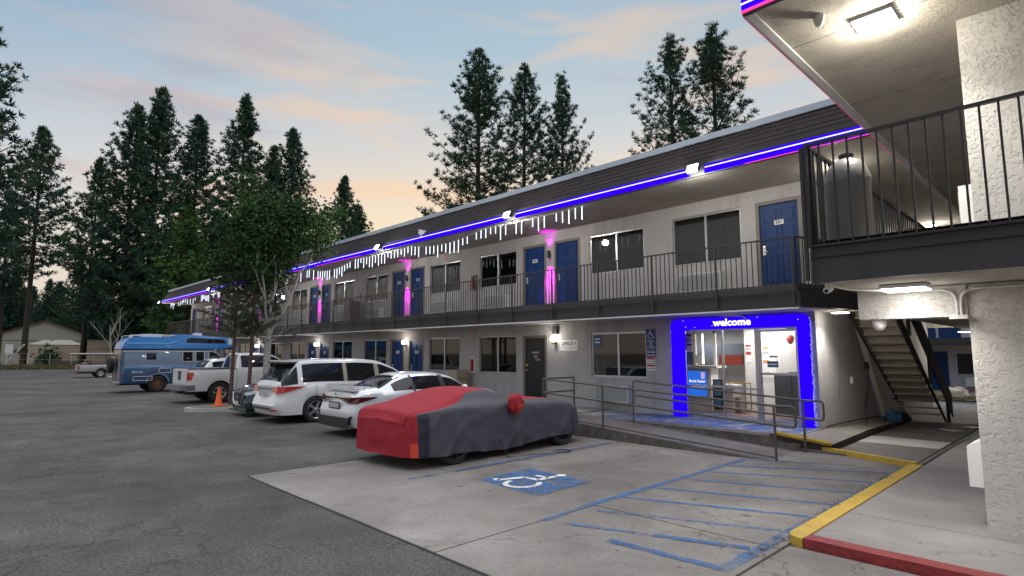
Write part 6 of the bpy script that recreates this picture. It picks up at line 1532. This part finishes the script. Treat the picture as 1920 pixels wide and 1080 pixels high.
def sapling(seed, loc, label, H):
    rnd = random.Random(seed); t = thing('young_pine', label, 'tree', loc); tr = MB(); cr = MB()
    tk = mat('reddish_bark', (.10,.062,.048), .85, var=.2, bump=.4, bscale=12)
    tr.tube([(0,0,-.05),(.02,.02,H*.4),(-.02,.05,H)], [.075,.06,.02], tk, 8)
    gm = [mat('dusty_needles', (.095,.125,.07), .8, var=.3), mat('dusty_needles_deep', (.06,.085,.05), .8, var=.3)]  # two needle tones, mixed at random
    for i in range(58):
        u = .40+.60*(i+rnd.random())/58; a = rnd.random()*6.28; ln = (1.35-.9*(u-.4)/.6)*rnd.uniform(.6,1.1); d = Vector((math.cos(a), math.sin(a), rnd.uniform(.1,.6))).normalized(); p = Vector((0,.03,H*u)); q = p+d*ln
        tr.tube([p, p.lerp(q,.5)-Vector((0,0,.03)), q], [.014,.01,.005], tk, 4, cap=False)
        for k in range(8):
            c = p.lerp(q, .3+.7*(k+rnd.random())/8)
            for j in range(30):
                v = (Vector((rnd.gauss(0,1), rnd.gauss(0,1), rnd.gauss(0,1))).normalized()+d*.6).normalized(); w = v.orthogonal().normalized()*.007; s = rnd.uniform(.10,.2)
                cr.face([c-w, c+w, c+v*s], gm[rnd.random() < .45])
    tr.build('trunk', t, smooth=60); cr.build('crown', t)
sapling(51, (-21.3, 7.05, .13), 'slim brown trunked young pine, nearest the cone on the island', 5.6)
sapling(52, (-21.1, 7.58, .13), 'slim brown trunked young pine between its twin and the white trunk', 6.0)
# bare white tree
t = thing('dead_tree', 'bare white dead tree standing at the road beyond the lot', 'tree', (-90.6, 15.2, 0)); rnd = random.Random(61); g = MB(); wt = mat('bleached_wood', (.36,.335,.295), .8, var=.15)
def dead(p, d, ln, r, lev):
    pts = [p]
    for i in range(4): d = (d+Vector((rnd.gauss(0,.08), rnd.gauss(0,.08), .03))).normalized(); pts.append(pts[-1]+d*ln/4)
    g.tube(pts, [r*(1-.6*i/4) for i in range(5)], wt, 6, cap=False)
    if lev < 3:
        for k in range(4 if lev == 0 else 3): a = rnd.random()*6.28; dead(pts[rnd.randrange(2,5)], (d*.7+Vector((math.cos(a), math.sin(a), .5))*.7).normalized(), ln*.52, r*.42, lev+1)
dead(Vector((0,0,0)), Vector((-.05,-.1,1)), 5.6, .17, 0); dead(Vector((0,0,1.8)), Vector((.25,.28,1)), 3.4, .11, 1); g.build('trunk', t, smooth=60)

# ------------------------------------------------------------------ far side of the road
g = MB(); g.face([(-300,-200,-.02),(-88,-200,-.02),(-88,200,-.02),(-300,200,-.02)], ground_mat('dry_verge', (.10,.082,.045), (.17,.14,.085), .35, 6, .95, .9)); structure('verge', g)
g = MB(); rnd = random.Random(5); dg = [mat('dry_grass', (.16,.13,.06), .9, var=.3), mat('green_verge_grass', (.07,.085,.03), .9, var=.3)]
for i in range(9000):
    x = -88-rnd.random()**1.5*30; y = rnd.uniform(-8, 26); h = rnd.uniform(.08,.42); a = rnd.random()*6.28; d = Vector((math.cos(a), math.sin(a)))*.07
    g.face([(x-d.x,y-d.y,-.02),(x+d.x,y+d.y,-.02),(x+rnd.gauss(0,.08),y+rnd.gauss(0,.08),h)], dg[rnd.random() < .4])
tag(g.build('verge_grass'), kind='stuff')
sm = mat('ribbed_metal_siding', (.56,.56,.48), .55, var=.06)
n_ = sm.node_tree.nodes; l_ = sm.node_tree.links; tcx = n_.new('ShaderNodeTexCoord'); wv = n_.new('ShaderNodeTexWave'); wv.inputs['Scale'].default_value = 1.1; wv.inputs['Distortion'].default_value = 0; wv.bands_direction = 'X'; l_.new(tcx.outputs['Object'], wv.inputs['Vector'])
bpn = n_.new('ShaderNodeBump'); bpn.inputs['Strength'].default_value = .9; bpn.inputs['Distance'].default_value = .2; l_.new(wv.outputs[0], bpn.inputs['Height']); l_.new(bpn.outputs[0], n_['Principled BSDF'].inputs['Normal'])
A = Vector((-163.70,7.38)); B = Vector((-162.50,21.12)); ln = (B-A).length; az = math.atan2(B.y-A.y, B.x-A.x)
t = thing('metal_shed', 'big pale ribbed metal shed with brown edged gable behind the road', 'shed', (A.x, A.y, 0), az)
T3 = Matrix(((1,0,0,0),(0,0,1,0),(0,1,0,0),(0,0,0,1)))
g = MB(); g.prism([(0,0),(ln,0),(ln,6.3),(ln/2,9.0),(0,6.3)], 0, 24, sm, T3); g.build('wall', t)
br = mat('brown_trim', (.09,.035,.025), .6); g = MB()
sl_ = 2.7/(ln/2)
g.prism([(-.5,6.3-.5*sl_),(ln/2,9.0),(ln+.5,6.3-.5*sl_),(ln+.5,6.55-.5*sl_),(ln/2,9.25),(-.5,6.55-.5*sl_)], -.4, 24.4, br, T3); g.build('roof', t)
g = MB(); g.box(-.12,.0,-.05,.3,0,6.2,br); g.box(ln,ln+.12,-.05,.3,0,6.2,br); g.box(0.02,ln-.02,-.04,-.002,4.6,4.75,M['trim']); g.build('corner_trim', t)
g = MB(); g.box(.7,2.0,-.1,-.003,1.6,3.8,M['white']); g.build('door', t); g = MB(); g.box(2.2,5.6,-.08,-.003,1.9,2.7,M['carglass']); g.build('window', t)
A = Vector((-128.18,9.27)); B = Vector((-127.42,16.73)); ln = (B-A).length; az = math.atan2(B.y-A.y, B.x-A.x); tan = mat('tan_canvas', (.50,.41,.31), .85, var=.08, vscale=.8)
t = thing('canvas_shelter', 'low tan canvas shelter with pale hipped roof in front of the shed', 'shelter', (A.x, A.y, 0), az)
g = MB(); g.box(0,ln,0,6,0,3.4,tan); g.build('wall', t); g = MB(); h = [(-.1,-.1,3.4),(ln+.1,-.1,3.4),(ln+.1,6.1,3.4),(-.1,6.1,3.4)]; r1, r2 = (ln*.25,3,4.3), (ln*.75,3,4.3); wc = mat('pale_canvas', (.38,.35,.30), .8)
for q in ([h[0],h[1],r2,r1],[h[1],h[2],r2],[h[2],h[3],r1,r2],[h[3],h[0],r1]): g.face(q, wc)
g.build('roof', t)
A = Vector((-122.76,16.67)); B = Vector((-122.24,20.13)); ln = (B-A).length; az = math.atan2(B.y-A.y, B.x-A.x)
t = thing('storage_box', 'tan boxy store standing right of the canvas shelter', 'store', (A.x, A.y, 0), az); g = MB(); g.box(0,ln,0,4,0,4.1,tan); g.build('wall', t); g = MB(); g.box(-.1,ln+.1,-.1,4.1,4.1,4.2,wc); g.box(-.02,ln+.02,-.03,-.003,2.6,2.7,M['trim']); g.build('roof', t)
A = Vector((-114.6,4.6)); B = Vector((-101,18.4)); ln = (B-A).length; az = math.atan2(B.y-A.y, B.x-A.x)
t = thing('wire_fence', 'thin wire fence on posts along the far side of the road', 'fence', (A.x, A.y, 0), az); g = MB(); g.tube([(-12,0,1.9),(ln,0,1.9)], .028, M['trim'], 5); g.tube([(-12,0,1.0),(ln,0,1.0)], .012, M['steel'], 4); g.build('wire', t)
pm = None
for i in range(10):
    if pm is None: g = MB(); g.tube([(0,0,0),(0,0,1.95)], .045, M['steel'], 6); pm = g.build('post', t); c = pm
    else: c = pm.copy(); COL.objects.link(c); c.parent = t
    c.location = (-11+i*3.2, 0, 0)
t = thing('leaning_plank', 'grey plank leaning against the left end of the canvas shelter', 'plank', (-131.5, 8.6, 0)); g = MB(); g.tube([(-1.6,-1.8,0),(.3,.3,3.4)], .16, M['acside'], 4); g.build('plank', t)
t = thing('lumber_pile', 'low dark pile of boards in front of the canvas shelter', 'lumber', (-121, 14.5, 0)); g = MB(); rnd = random.Random(3)
for i in range(9): g.box(-3+rnd.uniform(-.4,.4),3+rnd.uniform(-.5,.5),-.5+rnd.uniform(-.3,.3),.2,.05+i*.07,.11+i*.07,M['trim'],Matrix.Rotation(.8+rnd.uniform(-.08,.08),4,'Z'))
g.build('board', t)
t = thing('green_shrub', 'dark green shrub against the canvas shelter wall', 'shrub', (-126.5, 11.8, 0)); g = MB(); rnd = random.Random(12)
for i in range(420):
    c = Vector((rnd.gauss(0,.7), rnd.gauss(0,.7), abs(rnd.gauss(0,1.1))+.1))
    for q in range(3): v = Vector((rnd.gauss(0,1), rnd.gauss(0,1), rnd.gauss(0,1))).normalized()*.4; w = v.orthogonal().normalized()*.13; g.face([c-w*.4, c+v*.5+w, c+v, c+v*.5-w], NA[1])
g.build('foliage', t)
t = thing('barrel', 'blue barrel at the roadside on the far left', 'barrel', (-83.7, 3.6, 0)); g = MB(); g.lathe([(0,0),(.28,0),(.3,.05),(.3,.85),(.28,.9),(0,.9)], mat('barrel_blue', (.02,.13,.5), .4), 14); g.build('drum', t, smooth=40)
t = thing('utility_wires', 'pair of thin overhead wires crossing in front of the wood', 'wire', (-93.6, 3.7, 8.2)); g = MB()
for dz in (0, .5): g.tube([(-12,-12,dz+.3),(0,0,dz),(8.2,8.4,dz-.2),(24,24,dz+.4)], .025, M['ink'], 4)
g.build('wire', t)
g = MB(); g.box(-61.5, -51.5, 8.9, 9.1, -.02, .12, M['concrete2']); structure('far_kerb', g)
bpy.context.view_layer.update()

# leaf and needle litter on the lot
g = MB(); rnd = random.Random(77); lt = [mat('brown_leaf', (.09,.055,.03), .9), mat('tan_leaf', (.2,.15,.09), .9), mat('dark_grit', (.02,.019,.018), .9)]
for i in range(1500):
    if i < 700: x = rnd.uniform(-30, 1); y = rnd.uniform(1.5, 11.5)
    elif i < 1100: x = rnd.uniform(-10, -2.5); y = rnd.gauss(10.3, .35)
    else: x = -2.47+rnd.gauss(0,.05); y = rnd.uniform(5.5, 11.4)
    s = rnd.uniform(.006, .026); a = rnd.random()*6.28; z = .022+rnd.random()*.006; u = Vector((math.cos(a), math.sin(a)))*s; v = Vector((-u.y, u.x))*.5
    if -2.4 < x and y > 6.1: z += .075
    g.face([(x-u.x,y-u.y,z),(x+v.x,y+v.y,z+.004),(x+u.x,y+u.y,z+rnd.random()*.01),(x-v.x,y-v.y,z)], lt[rnd.choice((0,0,1,2,2))])
tag(g.build('leaf_litter'), kind='stuff')
